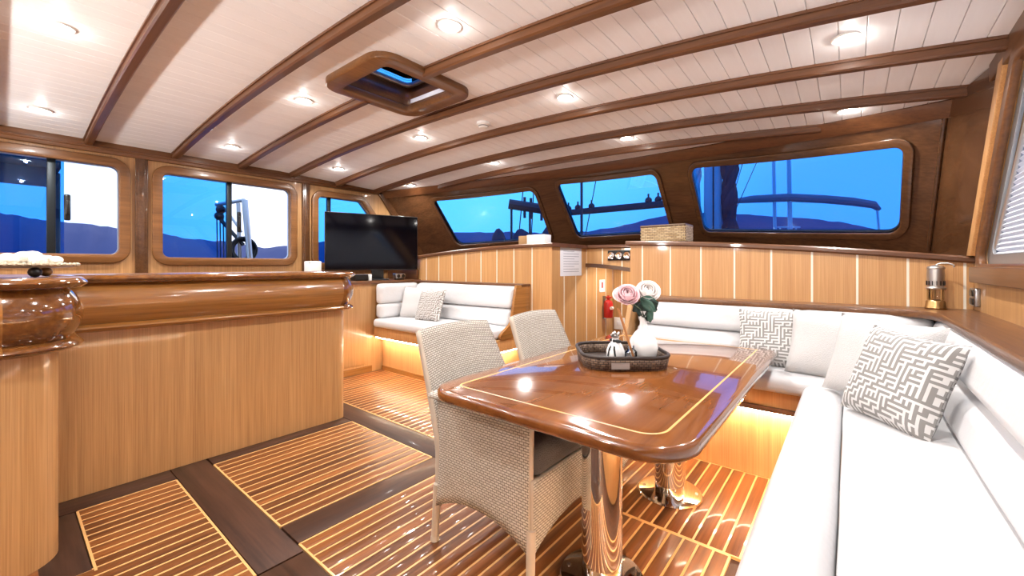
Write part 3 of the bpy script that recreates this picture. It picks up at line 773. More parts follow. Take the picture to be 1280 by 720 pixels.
# coral on a footed dish
d = thing('footed_dish', 'small footed metal dish with roped rim on the rounded counter end', 'dish', (-2.76,.065,1.20))
m = MB().lathe([(0,.03),(.10,.03),(.15,.034),(.165,.044),(.16,.05),(.14,.042),(0,.038)], (-2.76,.065,1.21), 32, .8, 1.0); m.build('bowl', DISH, d)
m = MB()
for k in range(40):
    a = 2*PI*k/40; m.ball((-2.76+.164*.8*math.cos(a), .065+.164*math.sin(a), 1.255), .0085, 6)
m.build('rope_rim', DISH, d)
for a in (.3, 2.4, 4.5): MB().ball((-2.76+.09*math.cos(a), .065+.10*math.sin(a), 1.222), .022, 12).build('ball_foot', BRASS if a > 1 else BLACK, d)
c_ = thing('coral_piece', 'knobbly white coral lying in the footed dish', 'coral', (-2.76,.065,1.25))
m = MB()
for k in range(46):
    a = random.uniform(0,2*PI); r = random.uniform(0,1)**.6; h = .03*(1-r*r)
    m.ball((-2.76+.085*r*math.cos(a), .065+.125*r*math.sin(a), 1.260+h*random.uniform(.6,1.3)), random.uniform(.016,.032), 8, random.uniform(.5,.9))
m.build('coral_body', CORAL, c_)

# ------------------------------------------------------------------ dining table
tb = thing('dining_table', 'long varnished mahogany dining table with pale inlay line on two steel pedestals', 'table', (-.85, 2.0, 0))
TX0, TX1, TY0, TY1 = -1.37, -.33, 1.11, 2.94
tout = round_poly([(TX0,TY0),(TX1,TY0),(TX1,TY1),(TX0,TY1)], [.13,.17,.10,.13], 10)
cxy = lambda d: offset_poly(tout, d)
m = MB(); levels = [(-.03,.698),(-.012,.701),(-.003,.709),(0,.722),(-.002,.735),(-.008,.745),(-.018,.75)]; vs = []; fs = []; n = len(tout)
for d_, z in levels: vs += [(p[0],p[1],z) for p in cxy(d_)]
for i in range(len(levels)-1):
    for k in range(n): fs.append((i*n+k,i*n+(k+1)%n,(i+1)*n+(k+1)%n,(i+1)*n+k))
fs += [tuple(reversed(range(n))), tuple((len(levels)-1)*n+k for k in range(n))]
m.add(vs, fs).build('table_top', TABLE_W, tb, 50)
def ring(poly_o, poly_i, z0, z1):
    n = len(poly_o); vs = []
    for z in (z0, z1):
        vs += [(p[0],p[1],z) for p in poly_o] + [(p[0],p[1],z) for p in poly_i]
    fs = []
    for k in range(n):
        j = (k+1)%n
        fs += [(2*n+k,2*n+j,3*n+j,3*n+k), (k,j,2*n+j,2*n+k), (n+k,3*n+k,3*n+j,n+j), (k,n+k,n+j,j)]
    return MB().add(vs, fs)
ring(cxy(-.093), cxy(-.101), .748, .7504).build('inlay_line', TABLE_INLAY, tb)
for yy in (1.52, 2.33):
    c = (-.77, yy, 0)
    MB().lathe([(.08,.016),(.08,.700)], c, 40).build('pedestal', CHROME, tb)
    bo = MB().lathe([(.165,0),(.168,.006),(.163,.014),(.14,.018),(.08,.02)], c, 40).build('pedestal_base', CHROME, tb)
    for k in range(6): MB().cyl((c[0]+.135*math.cos(k*PI/3+.3), yy+.135*math.sin(k*PI/3+.3), .016),(c[0]+.135*math.cos(k*PI/3+.3), yy+.135*math.sin(k*PI/3+.3), .022), .008, n=8).build('bolt', BRUSHED, bo)
    MB().lathe([(.13,.692),(.13,.70),(.08,.70)], c, 32).build('top_plate', BRUSHED, tb)

# ------------------------------------------------------------------ wicker chairs
def solid(o, t, rim=None):
    md = o.modifiers.new('thickness', 'SOLIDIFY'); md.thickness = t; md.offset = 0
    if rim:
        if len(o.data.materials) < 2: o.data.materials.append(rim)
        md.material_offset_rim = 1
    return o
WEAVE_LEG = plain('taupe_leg', (186, 172, 156), .45)
def make_chair(label):
    ch = thing('dining_chair', label, 'chair', (0,0,0), 'wicker dining armchairs at the table')
    D, Wd = .26, .30
    arch_ = lambda u: .165+.075*(1-abs(2*u-1)**2.2)
    for sgn in (-1, 1):
        def f(u, v):
            x = -D-.0+2*D*u; zb = arch_(u); zt = .655+.01*u
            x -= .02*math.sin(PI*v)*(1-u)*-1
            return (x, sgn*(Wd-.01*v), zb+(zt-zb)*v)
        solid(MB().grid(f, 12, 10, lambda u,v: (2*D*u, arch_(u)+(.66-arch_(u))*v)).build('side_panel', WEAVE, ch), .03, WEAVE_LEG)
        MB().grid(lambda u,v: (-D-.03+(2*D+.05)*u, sgn*Wd+.036*math.cos(2*PI*v)*1.0, .662+.016*math.sin(2*PI*v)+.008*u), 12, 10, lambda u,v: (u*.57, v*.16)).build('armrest', WEAVE, ch, 80)
    solid(MB().grid(lambda u,v: (D, -Wd+2*Wd*u, arch_(u)+(.44-arch_(u))*v), 12, 8, lambda u,v: (2*Wd*u, arch_(u)+(.44-arch_(u))*v)).build('front_panel', WEAVE, ch), .03, WEAVE_LEG)
    def fb(u, v):
        zb = arch_(u); z = zb+(.925-zb)*v; s_ = max(0,(z-.42)/.505)
        hw = Wd-.055*s_**1.2
        return (-D-.215*s_**1.15+.03*(1-(2*u-1)**2)*-.6, (2*u-1)*hw, z+.012*(1-(2*u-1)**2)*s_)
    solid(MB().grid(fb, 14, 22, lambda u,v: (2*Wd*u, .16+.80*v)).build('backrest', WEAVE, ch, 80), .036, WEAVE_LEG)
    MB().rbox(-D, D-.01, -Wd+.02, Wd-.02, .40, .43, .005).build('seat', WEAVE, ch)
    MB().rbox(-D+.02, D+.012, -Wd+.03, Wd-.03, .43, .545, .04, 4, (0,0,.015), 6, .004).build('seat_cushion', GREY_CUSH, ch, 60)
    MB().rbox(-.25, -.17, -Wd+.04, Wd-.04, .54, .70, .035, 4, (.01,0,0), 4, .004).map(lambda v: (v.x-.35*(v.z-.54), v.y, v.z)).build('back_cushion', GREY_CUSH, ch, 60)
    for sx in (-1,1):
        for sy in (-1,1):
            p1 = (sx*(D+.004), sy*Wd, .26); p0 = (sx*(D+(.018 if sx < 0 else .002)), sy*(Wd+.004), .012)
            lg = MB().cyl(p0, p1, .0165, .0185, 14).build('leg', WEAVE_LEG, ch)
            MB().cyl((p0[0],p0[1],0),(p0[0],p0[1],.02),.021,.018,12).build('foot_cap', WEAVE_LEG, lg)
    return ch
ch1 = make_chair('wicker armchair tucked under the table end facing away from the bar counter, arm under the corner')
ch2 = copy_tree(ch1)
ch1.location = (-1.19, 1.555, 0); ch2.location = (-1.19, 2.28, 0)
ch1['label'] = 'wicker armchair with its whole side in view at the table corner opposite the bar'
ch2['label'] = 'wicker armchair farther along the table, nearer the panelled bulkhead and stairs'

# ------------------------------------------------------------------ tray with vase, roses, diffuser
ty = .75; TC = Vector((-.925, 2.03, ty))
tr = thing('rattan_tray', 'dark woven rattan tray with cut corners on the dining table', 'tray', TC)
pts = round_poly([(-.20,-.19),(.20,-.19),(.20,.19),(-.20,.19)], .10, 4)
rotT = Matrix.Rotation(math.radians(38),2)
pts = [tuple(rotT @ Vector(p)+Vector((TC.x,TC.y))) for p in pts]
MB().prism(offset_poly(pts,-.004), ty+.001, ty+.012).build('base', WEAVE_DK, tr)
per = [0]
for i in range(len(pts)): per.append(per[-1]+(Vector(pts[(i+1)%len(pts)])-Vector(pts[i])).length)
m = MB(); n = len(pts); fl_ = offset_poly(pts, .012)
for i in range(n):
    j = (i+1)%n
    m.add([(*pts[i],ty+.001),(*pts[j],ty+.001),(*fl_[j],ty+.062),(*fl_[i],ty+.062)], [(0,1,2,3)], [[(per[i],0),(per[i+1],0),(per[i+1],.062),(per[i],.062)]])
solid(m.build('rim_wall', WEAVE_DK, tr, 40), .010)
MB().tube([(*p, ty+.064) for p in fl_]+[(*fl_[0], ty+.064)], .0085, 8).build('rim', WEAVE_DK, tr)
vd = Vector((.18,-.22)).normalized()
pl_c = TC.to_2d()+rotT @ Vector((-.05,-.203)); pd = rotT @ Vector((1,0)); pn = rotT @ Vector((0,-1))
vv = [(pl_c.x+pd.x*a+pn.x*b_, pl_c.y+pd.y*a+pn.y*b_, ty+z) for b_ in (.012,.018) for a,z in ((-.042,.016),(.042,.016),(.042,.044),(-.042,.044))]
MB().add(vv, [(0,1,2,3),(4,5,6,7),(0,1,5,4),(1,2,6,5),(2,3,7,6),(3,0,4,7)]).build('plaque', PEWTER, tr)
V0 = Vector((-.825, 2.09, ty+.012))
vs_ = thing('bottle_vase', 'white ceramic bottle vase with long neck standing in the tray', 'vase', V0)
MB().lathe([(.0,0),(.045,0),(.066,.03),(.073,.07),(.066,.11),(.042,.145),(.022,.165),(.017,.19),(.016,.245),(.019,.255),(.015,.252),(.012,.19)], V0, 28).build('body', CERAMIC, vs_)
ROSE_R = Vector((.38,-.72,.62)).to_track_quat('Z','Y').to_matrix()
def petal(mm, c, az, R_, wid, z0, z1, flare):
    def g(u, v):
        a = az+(2*u-1)*wid; e_ = 1-(2*u-1)**2
        el = z0+(z1-z0)*v*(.72+.28*e_**.5); rr = R_*math.cos(el)+flare*v**3
        return ROSE_R @ Vector((rr*math.cos(a), rr*math.sin(a), R_*math.sin(el)*1.05))+Vector(c)
    mm.grid(g, 6, 5)
def rose(label, top, base, mat, size):
    o = thing('rose', label, 'flower', base, 'roses in the white vase')
    top = Vector(top); base = Vector(base); mid = (top+base)/2+Vector((0,0,.0))
    MB().tube([base, Vector((V0.x,V0.y,V0.z+.25)), top-Vector((0,0,size*.5))], .0028, 6).build('stem', STEM, o)
    mm = MB()
    for ring_, (cnt, R_, wid, z1, flare) in enumerate(((2,.16,1.5,1.15,.0),(3,.25,1.3,1.0,.01),(4,.34,1.0,.8,.05),(5,.43,.85,.5,.10),(6,.50,.78,.18,.2),(7,.52,.7,-.1,.26))):
        for k in range(cnt): petal(mm, top-Vector((0,0,size*.1)), 2*PI*k/cnt+ring_*.8, R_*size*1.15, wid, -1.25, z1, flare*size)
    solid(mm.build('bloom', mat, o, 80), .0015)
    return o
roses = [rose('pale pink rose leading the bouquet in the white vase', (-.875,2.01,1.115), V0+Vector((0,0,.16)), ROSE_P, .072),
         rose('cream rose beside the pink one, close to the bulkhead panels', (-.815,2.13,1.13), V0+Vector((.003,0,.16)), ROSE_W, .075),
         rose('small cream rose on the stairs side of the bouquet', (-.94,2.08,1.105), V0+Vector((-.003,0,.16)), ROSE_W, .055)]
def leaf(par, c, phi, yawj, l, w, mat):
    R_ = Matrix.Rotation(math.radians(-66+yawj),3,'Z') @ Matrix.Rotation(math.radians(phi),3,'X')
    mm = MB().grid(lambda u,v: R_ @ Vector(((2*u-1)**2*.15*w+.18*l*v*v-.03*l, (2*u-1)*w*math.sin(PI*min(.97,.08+.9*v)), l*v))+Vector(c), 4, 6)
    solid(mm.build('leaf', mat, par, 80), .001)
for k, (phi, yj, l, mt) in enumerate(((-100,10,.085,LEAF),(-125,-15,.095,LEAF),(-150,20,.085,LEAF_D),(-175,-10,.08,LEAF_D),(160,15,.075,LEAF_D),(130,-20,.07,LEAF_D),(-115,40,.08,LEAF_D),(-140,-40,.09,LEAF),(-80,-25,.07,LEAF_D),(175,35,.075,LEAF_D),(-160,-35,.08,LEAF),(-60,25,.06,LEAF_D))):
    leaf(roses[k%3], (V0.x-.012+.003*k, V0.y-.012+.002*k, V0.z+.315-.004*k), phi, yj, l, .027, mt)
D0 = Vector((-.93, 1.985, ty+.012))
df = thing('glass_bottle', 'small clear glass bottle tied with a black ribbon bow in the tray', 'bottle', D0)
MB().lathe([(0,0),(.036,0),(.046,.02),(.046,.055),(.034,.085),(.018,.10),(.017,.118),(.021,.124),(.015,.122),(.014,.10),(.030,.08),(.041,.05),(.04,.02),(0,.006)], D0, 20).build('body', CERAMIC, df)
bow = MB()
for s_ in (-1,1):
    bow.ball(D0+Vector((s_*.02,-s_*.012,.105)), .017, 10, .55, 1.2, .6); bow.tube([D0+Vector((0,-.012,.1)),D0+Vector((s_*.012,-.04,.07)),D0+Vector((s_*.02,-.043,.03))], .005, 6)
bow.ball(D0+Vector((0,-.014,.105)), .009, 8); bow.build('ribbon_bow', RIBBON, df)
mm = MB()
for k in range(16):
    a = k*2.4; mm.ball(D0+Vector((.022*math.cos(a)*(k/16)**.5, .022*math.sin(a)*(k/16)**.5, .135+.008*math.sin(k))), .008, 6)
mm.build('dried_flower', PEWTER, df)
J0 = Vector((-.846, 1.983, ty+.012))
jr = thing('diffuser_jar', 'clear glass diffuser jar between the ribboned bottle and the vase', 'jar', J0)
MB().lathe([(0,0),(.026,0),(.03,.01),(.03,.06),(.016,.075),(.016,.09),(.013,.09),(.013,.073),(.026,.058),(.026,.012),(0,.008)], J0, 18).build('body', CLEAR, jr)
for k, (dx, dy) in enumerate(((-.075,.01),(-.055,-.02))):
    MB().cyl(J0+Vector((.02,-.02*dy/.02*.2,.012)), J0+Vector((dx,dy,.27)), .0045, .0045, 8).build('reed', REED, jr)

# ------------------------------------------------------------------ ceiling lamps (recessed)
LX = (-4.55,-3.07,-1.52,-.01); LY = (-.95, .19, 1.39, 2.45, 3.47)
LAMP_AT = {(-4.55,.19):'the bar end window', (-3.07,.19):'the rounded bar end with the coral dish', (-1.52,.19):'the aft end of the saloon',
           (-4.55,1.39):'the middle bar side window', (-3.07,1.39):'the bar counter beside the hatch', (-1.52,1.39):'the table end beside the hatch',
           (-4.55,2.45):'the television side window', (-3.07,2.45):'the floor between bar and bench', (-1.52,2.45):'the second wicker chair', (-.01,2.45):'the long side sofa',
           (-4.55,3.47):'the television corner', (-3.07,3.47):'the strip panelled bench wall', (-1.52,3.47):'the stairs and basket ledge', (-.01,3.47):'the sofa corner pillows'}
ring_me = MB().lathe([(.044,.002),(.044,-.004),(.048,-.007),(.056,-.006),(.060,.002)], (0,0,0), 28).mesh('trim_ring', WHITE_PL)
clip_me = MB().box(-.052,-.044,-.004,.004,-.004,.002).mesh('clip', BLACK)
lens_me = MB().lathe([(.0445,-.001),(.030,-.0025),(0.0001,-.003)], (0,0,0), 24).mesh('lens', LENS)
pl_ = bpy.data.lights.new('lamp_glow', 'POINT'); pl_.energy = .8; pl_.shadow_soft_size = .015; pl_.color = (1, .97, .93)
sl_ = bpy.data.lights.new('lamp_beam', 'SPOT'); sl_.energy = DOWN_W; sl_.spot_size = math.radians(158); sl_.spot_blend = .8; sl_.shadow_soft_size = .03; sl_.color = (1, .98, .955)
for y in LY:
    for x in LX:
        if y < 1 and x > -1: continue
        lab = 'round recessed downlight in the ceiling over '+(LAMP_AT.get((x,y)) or 'the aft end of the saloon')
        z = zc(x, y)
        la = thing('ceiling_downlight', lab, 'downlight', (x,y,z), 'downlights in the plank ceiling')
        for nm, me in (('trim_ring',ring_me),('lens',lens_me)):
            o = bpy.data.objects.new(nm, me); COL.objects.link(o); o.parent = la
        for nm, li, dz in (('lamp_beam',sl_,-.03),('lamp_glow',pl_,-.022)):
            o = bpy.data.objects.new(nm, li); COL.objects.link(o); o.parent = la; o.location = (0,0,dz)
# unseen uplights added on the aft wall to brighten the ceiling
up_ = bpy.data.lights.new('fill_beam', 'SPOT'); up_.energy = UP_W; up_.spot_size = math.radians(130); up_.spot_blend = .9; up_.shadow_soft_size = .05; up_.color = (1, .98, .955)
for x in (-4.3,-2.95,-1.6,-.3):
    sc_ = thing('fill_uplight', 'added half bowl fill uplight on the aft wall, out of view', 'added fill lamp', (x,YB+.05,1.55), 'added fill uplights on the aft wall')
    MB().lathe([(.02,0),(.07,.03),(.10,.08),(.105,.10),(.098,.10),(.065,.04),(.0,.02)], (x,YB+.10,1.50), 20).build('bowl', WHITE_PL, sc_)
    MB().rbox(x-.04,x+.04,YB,YB+.03,1.48,1.58,.006).build('back_plate', BRUSHED, sc_)
    MB().ball((x,YB+.10,1.56), .03, 12).build('bulb', LENS, sc_)
    o = bpy.data.objects.new('fill_beam', up_); COL.objects.link(o); o.parent = sc_; o.location = (0,.05,.08); o.rotation_euler = (math.radians(90+30),0,0)
# smoke detector
z = zc(-2.35,2.52); sd = thing('smoke_detector', 'white round smoke detector on the plank ceiling beyond the hatch', 'smoke detector', (-2.35,2.52,z))
MB().lathe([(.055,.002),(.055,-.016),(.048,-.022),(.04,-.024),(.04,-.034),(.03,-.044),(0.001,-.046)], (-2.35,2.52,z), 28).build('housing', WHITE_PL, sd)
MB().lathe([(.0405,-.026),(.0415,-.029),(.0405,-.032)], (-2.35,2.52,z), 28).build('vent_slot', BLACK, sd)
st = thing('added_stair_light', 'small round added light, out of sight under the ledge inside the stairs', 'light', (-1.85,4.56,1.40))  # unseen lamp added to light the stairwell
MB().lathe([(.05,0),(.05,-.012),(.042,-.018),(.04,-.012)], (-1.85,4.56,zl(-1.85)-.04), 20).build('trim_ring', WHITE_PL, st)
MB().lathe([(.04,-.008),(.02,-.014),(.0001,-.015)], (-1.85,4.56,zl(-1.85)-.04), 20).build('lens', LENS, st)
l_ = bpy.data.lights.new('stair_beam', 'SPOT'); l_.energy = 22; l_.spot_size = math.radians(165); l_.spot_blend = .6; l_.shadow_soft_size = .04; l_.color = (1,.95,.88)
o = bpy.data.objects.new('stair_beam', l_); COL.objects.link(o); o.parent = st; o.location = (0,0,zl(-1.85)-1.40-.07)
# ceiling hatch
hz = zc(-2.33,1.67)
ht = thing('ceiling_hatch', 'roof hatch with rounded wooden frame and glass lid in the ceiling', 'hatch', (-2.33,1.67,hz))
hc = lambda x0,x1,y0,y1,r: round_poly([(x0,y0),(x1,y0),(x1,y1),(x0,y1)], r, 8)
ho = hc(-2.66,-1.99,1.31,2.04,.12); hi_ = hc(-2.59,-2.07,1.40,1.95,.05)
plate('frame', ho, [hi_], .05, lambda u,v,w: Vector((u,v,hz-.045+w)), FRAME_W, ht, .012)
hw_ = hc(-2.605,-2.055,1.385,1.965,.06)
solid(MB().add([(*p,hz-.035) for p in hw_]+[(*p,hz+.15) for p in hw_], [(k,(k+1)%len(hw_),len(hw_)+(k+1)%len(hw_),len(hw_)+k) for k in range(len(hw_))]).build('shaft', MAHOG_X, ht, 30), .02)
plate('lid_frame', hc(-2.62,-2.04,1.37,1.98,.07), [hc(-2.58,-2.08,1.41,1.94,.06)], .03, lambda u,v,w: Vector((u,v,hz+.14+w)), ALU, ht, .008)
plate('lid_glass', hc(-2.6,-2.06,1.39,1.96,.05), [], .008, lambda u,v,w: Vector((u,v,hz+.172+w)), TINT, ht)
mm = MB().rbox(-2.13,-2.08,1.60,1.72,hz+.11,hz+.15,.008); mm.cyl((-2.10,1.62,hz+.12),(-2.18,1.70,hz+.10),.012,n=8); mm.build('latch_handle', BLACK, ht)

# ------------------------------------------------------------------ things on ledges and walls
bk = thing('woven_basket', 'woven seagrass basket on the ledge below the windscreen', 'basket', (-1.23,3.62,zl(-1.23)))
bz = zl(-1.23)-.002; bx0,bx1,by0,by1,bh = -1.42,-1.05,3.55,3.75,.135
m = MB()
for (a, b_) in (((bx0,by0),(bx1,by0)),((bx1,by0),(bx1,by1)),((bx1,by1),(bx0,by1)),((bx0,by1),(bx0,by0))):
    l = math.dist(a,b_); nn_ = 14
    dx, dy = (b_[0]-a[0])/l, (b_[1]-a[1])/l
    def g(u, v):
        o_ = .004*math.sin(u*l*160+(int(v*8)%2)*PI)
        return (a[0]+(b_[0]-a[0])*u+dy*o_, a[1]+(b_[1]-a[1])*u-dx*o_, bz+bh*v)
    m.grid(g, 40, 8, lambda u,v: (u*l, v*bh))
solid(m.build('woven_wall', WEAVE_BK, bk, 80), .012)
MB().box(bx0,bx1,by0,by1,bz,bz+.01).build('bottom', WEAVE_BK, bk)
MB().tube([(bx0,by0,bz+bh),(bx1,by0,bz+bh),(bx1,by1,bz+bh),(bx0,by1,bz+bh),(bx0,by0,bz+bh)], .011, 8).build('rim', WEAVE_BK, bk)
sb = thing('card_box', 'small white card box with kraft end on the ledge by the stairs', 'box', (-2.6,3.6,zl(-2.6)))
z0 = zl(-2.6)-.004
MB().rbox(-2.67,-2.44,3.54,3.66,z0,z0+.10,.003).build('white_part', WHITE_PL, sb); MB().rbox(-2.785,-2.668,3.545,3.66,z0,z0+.095,.003).build('kraft_part', plain('kraft_card',(170,134,92),.8), sb)
# gauges
gp = thing('gauge_panel', 'black panel of three round white gauges over the stairs', 'gauges', (-1.95,GY-.01,1.36))
MB().rbox(-2.06,-1.79,GY-.02,GY,1.305,1.415,.006).build('panel', BLACK, gp)
for k in range(3):
    gx = -2.015+.09*k
    ri = MB().lathe([(.032,0),(.038,0),(.04,.006),(.036,.012),(.032,.010)], (0,0,0), 24).map(lambda v: (gx+v.x, GY-.02-v.z, 1.36+v.y)).build('bezel', CHROME, gp)
    MB().lathe([(.033,.001),(.033,.005),(0.0001,.006)], (0,0,0), 24).map(lambda v: (gx+v.x, GY-.02-v.z, 1.36+v.y)).build('dial', GAUGE_F, gp)
    MB().box(-.002,.002,-.004,.026,.006,.008).map(lambda v: (gx+v.x*.7+v.y*(.5 if k != 1 else -.4), GY-.02-v.z, 1.36+v.y*.8)).build('needle', BLACK, gp)
# notice sheet on the stairwell wall
pp = thing('notice_sheet', 'printed paper notice pinned on the stairwell wall', 'notice', (SX0+.004,3.88,1.15))
MB().box(SX0+.002,SX0+.004,3.66,4.10,1.14,1.44).build('sheet', PAPER, pp)
mm = MB()
for k in range(9): mm.box(SX0+.004,SX0+.0046,3.72,3.72+.32*(1 if k%3 else .7),1.40-.027*k,1.405-.027*k)
mm.build('print_lines', INK, pp)
sg = thing('extinguisher_sign', 'small white sign with red mark above the fire extinguisher', 'sign', (SX0+.004,4.60,1.0))
MB().box(SX0+.002,SX0+.005,4.53,4.67,.93,1.08).build('plate', WHITE_PL, sg)
MB().box(SX0+.005,SX0+.0056,4.58,4.62,.98,1.05).build('mark', RED, sg)
ex = thing('fire_extinguisher', 'small red fire extinguisher hanging on the stairwell wall', 'extinguisher', (SX0+.07,4.65,.62))
MB().lathe([(0,0),(.05,0),(.056,.01),(.056,.17),(.045,.20),(.02,.215),(.018,.235),(0,.236)], (SX0+.06,4.65,.62), 20).build('cylinder', RED, ex)
mm = MB().rbox(SX0+.03,SX0+.10,4.63,4.67,.855,.875,.005); mm.cyl((SX0+.06,4.65,.85),(SX0+.06,4.65,.89),.012,n=10); mm.build('valve', RED, ex)
MB().cyl((SX0+.117,4.61,.74),(SX0+.118,4.64,.74),.02,n=10).build('label_patch', WHITE_PL, ex)
MB().box(SX0-.001,SX0+.012,4.62,4.68,.60,.88).build('bracket', BRUSHED, ex)
wp = thing('wall_plate', 'square white plate low on the wall beside the fire extinguisher', 'plate', (-2.24,SYB,.45))
MB().rbox(-2.31,-2.17,SYB-.012,SYB+.002,.45,.60,.004).build('cover', WHITE_PL, wp); MB().rbox(-2.27,-2.21,SYB-.016,SYB-.01,.50,.55,.003).build('rocker', PAPER, wp)
# miner's lamp
lm = Vector((.385,3.40,1.002))
ml = thing('miners_lamp', 'old pewter and brass safety lamp on the shelf by the bulkhead', 'lantern', lm)
MB().lathe([(0,0),(.046,0),(.048,.006),(.044,.012),(.043,.04),(.038,.048),(.030,.052),(0,.052)], lm, 28).build('fuel_base', BRASS, ml)
for k in range(5):
    a = 2*PI*k/5+.3; MB().cyl(lm+Vector((.034*math.cos(a),.034*math.sin(a),.05)), lm+Vector((.034*math.cos(a),.034*math.sin(a),.115)), .004, n=8).build('pillar', BRASS, ml)
MB().lathe([(.026,.05),(.028,.055),(.028,.11),(.026,.115)], lm, 20).build('glass_chimney', CLEAR, ml)
MB().lathe([(0,.113),(.042,.113),(.044,.12),(.036,.128),(.038,.20),(.036,.228),(.040,.233),(.034,.243),(.01,.25),(0,.25)], lm, 28).build('bonnet', PEWTER, ml)
mm = MB()
for k in range(14):
    a = 2*PI*k/14; mm.box(-.002,.002,.0365,.040,.135,.16)
    seg_ = mm.v[-8:]; mm.v[-8:] = [tuple(Matrix.Rotation(a,3,'Z') @ Vector(q)+lm) for q in seg_]
mm.build('vent_slots', BLACK, ml)
MB().tube([lm+Vector((0,0,.25)),lm+Vector((.02,0,.262)),lm+Vector((.05,-.01,.262)),lm+Vector((.072,-.015,.25)),lm+Vector((.07,-.015,.238))], .004, 8).build('hook', PEWTER, ml)
so = thing('wall_socket', 'black double socket on the side wall above the sofa shelf', 'socket', (XR-.01,3.40,1.03))
MB().rbox(XR-.022,XR+.002,3.34,3.47,1.025,1.125,.006).build('plate', BRUSHED, so)
for zz in (1.052,1.098): MB().rbox(XR-.028,XR-.018,3.365,3.445,zz-.018,zz+.018,.005).build('socket', BLACK, so)

# ------------------------------------------------------------------ outside: sea, hills, deck gear, neighbour boat
cx0 = Vector((0,0,1.25)); Fd = Vector((-math.sin(YAW),math.cos(YAW),0)); Rd = Vector((math.cos(YAW),math.sin(YAW),0))
def at(px_, py_, depth): return cx0 + (Fd + Rd*((px_-640)/F_PX) + Vector((0,0,1))*((HORIZON-py_)/F_PX))*depth
sea = MB().box(-1500,1500,-1500,1500,-2.2,-2.0).build('sea', SEA, None, 0)
tag(sea, 'dark blue sea around the boat', 'sea', kind='stuff')
ridge = [(-700,262),(-300,255),(-120,258),(0,266),(60,276),(110,280),(150,286),(205,292),(230,298),(280,302),(330,310),(370,306),(420,300),(480,296),(540,291),(600,290),(650,291),(700,291),(735,289),(775,283),(810,274),(850,266),(900,266),(960,270),(1010,273),(1060,279),(1110,290),(1180,298),(1280,300)]
m = MB(); cols = []
dense = []
for i in range(len(ridge)-1):
    for k in range(8):
        t_ = k/8; dense.append((ridge[i][0]+(ridge[i+1][0]-ridge[i][0])*t_, ridge[i][1]+(ridge[i+1][1]-ridge[i][1])*t_))
rows_ = [(.62,-.03),(.72,.35),(.86,.66),(1.0,1.0),(1.2,.5)]
vs = []; fs = []
for (px_, py_) in dense:
    dist = 420 if px_ < 700 else 520
    top = at(px_, py_+1.6*noise.noise(Vector((px_*.07,1,0)))+.9*noise.noise(Vector((px_*.3,4,0))), dist)
    base = Vector((top.x,top.y,0))
    for fr, hh in rows_:
        z = -2+(top.z+2)*hh + (5*noise.noise(Vector((px_*.05,fr*9,2))) if .1 < hh < .95 else 0)
        vs.append((base.x*fr, base.y*fr, z))
R5 = len(rows_)
for i in range(len(dense)-1):
    for k in range(R5-1): fs.append((i*R5+k,(i+1)*R5+k,(i+1)*R5+k+1,i*R5+k+1))
hl = m.add(vs, fs).build('hills', HILL, None, 60); struct(hl)
# own fore deck with mast, gallows crossbar, sail bags
dk = struct(MB().prism([(-5.4,5.3),(.8,5.3),(-.9,12),(-2.3,15),(-3.7,12)], .2, .9).build('foredeck', DECK))
M0 = Vector((-2.1, 8.9, .9))
ms = thing('foremast', 'stout painted foremast with bundled ropes standing ahead of the windscreen', 'mast', M0)
MB().cyl(M0, M0+Vector((0,0,11)), .17, .13, 20).build('spar', SPAR, ms)
for dx, rr in ((.30,.10),(-.30,.05)):
    for q_ in range(3):
        pts_ = [M0+Vector((dx+.07*math.sin(k*.9+q_*2.1)*(1 if dx > 0 else .6), .06*math.cos(k*1.1+q_*2.1), .2+.14*k)) for k in range(30)]
        MB().tube(pts_, rr, 8, [1+.35*math.sin(k*1.3+q_) for k in range(30)]).build('rope_bundle', CANVAS_D if dx > 0 else SPAR, ms)
mm = MB().tube([M0+Vector((.05,-.19,.3)),M0+Vector((.05,-.17,6))], .015, 6); mm.build('halyard', SPAR_D, ms)
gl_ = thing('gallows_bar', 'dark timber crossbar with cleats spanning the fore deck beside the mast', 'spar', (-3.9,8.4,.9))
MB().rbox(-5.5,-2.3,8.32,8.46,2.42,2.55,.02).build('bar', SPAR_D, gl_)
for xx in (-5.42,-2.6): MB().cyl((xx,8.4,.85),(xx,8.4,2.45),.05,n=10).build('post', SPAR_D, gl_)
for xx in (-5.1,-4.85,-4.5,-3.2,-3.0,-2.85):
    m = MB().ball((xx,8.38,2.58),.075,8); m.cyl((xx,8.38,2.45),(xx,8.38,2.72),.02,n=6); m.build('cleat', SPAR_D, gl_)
pr = thing('pin_rail', 'dark bluish pin rail with upright belaying pins', 'rail', at(680,300,9).to_tuple())
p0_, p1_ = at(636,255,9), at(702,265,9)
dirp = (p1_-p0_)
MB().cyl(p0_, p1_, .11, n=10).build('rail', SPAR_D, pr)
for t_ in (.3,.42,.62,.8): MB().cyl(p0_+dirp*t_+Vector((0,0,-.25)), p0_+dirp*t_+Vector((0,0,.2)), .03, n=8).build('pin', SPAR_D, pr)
for t_ in (.05,.4,.75): MB().cyl(Vector((*(p0_+dirp*t_).to_2d(),.6)), p0_+dirp*t_, .025, n=6).build('stanchion', SPAR_D, pr)
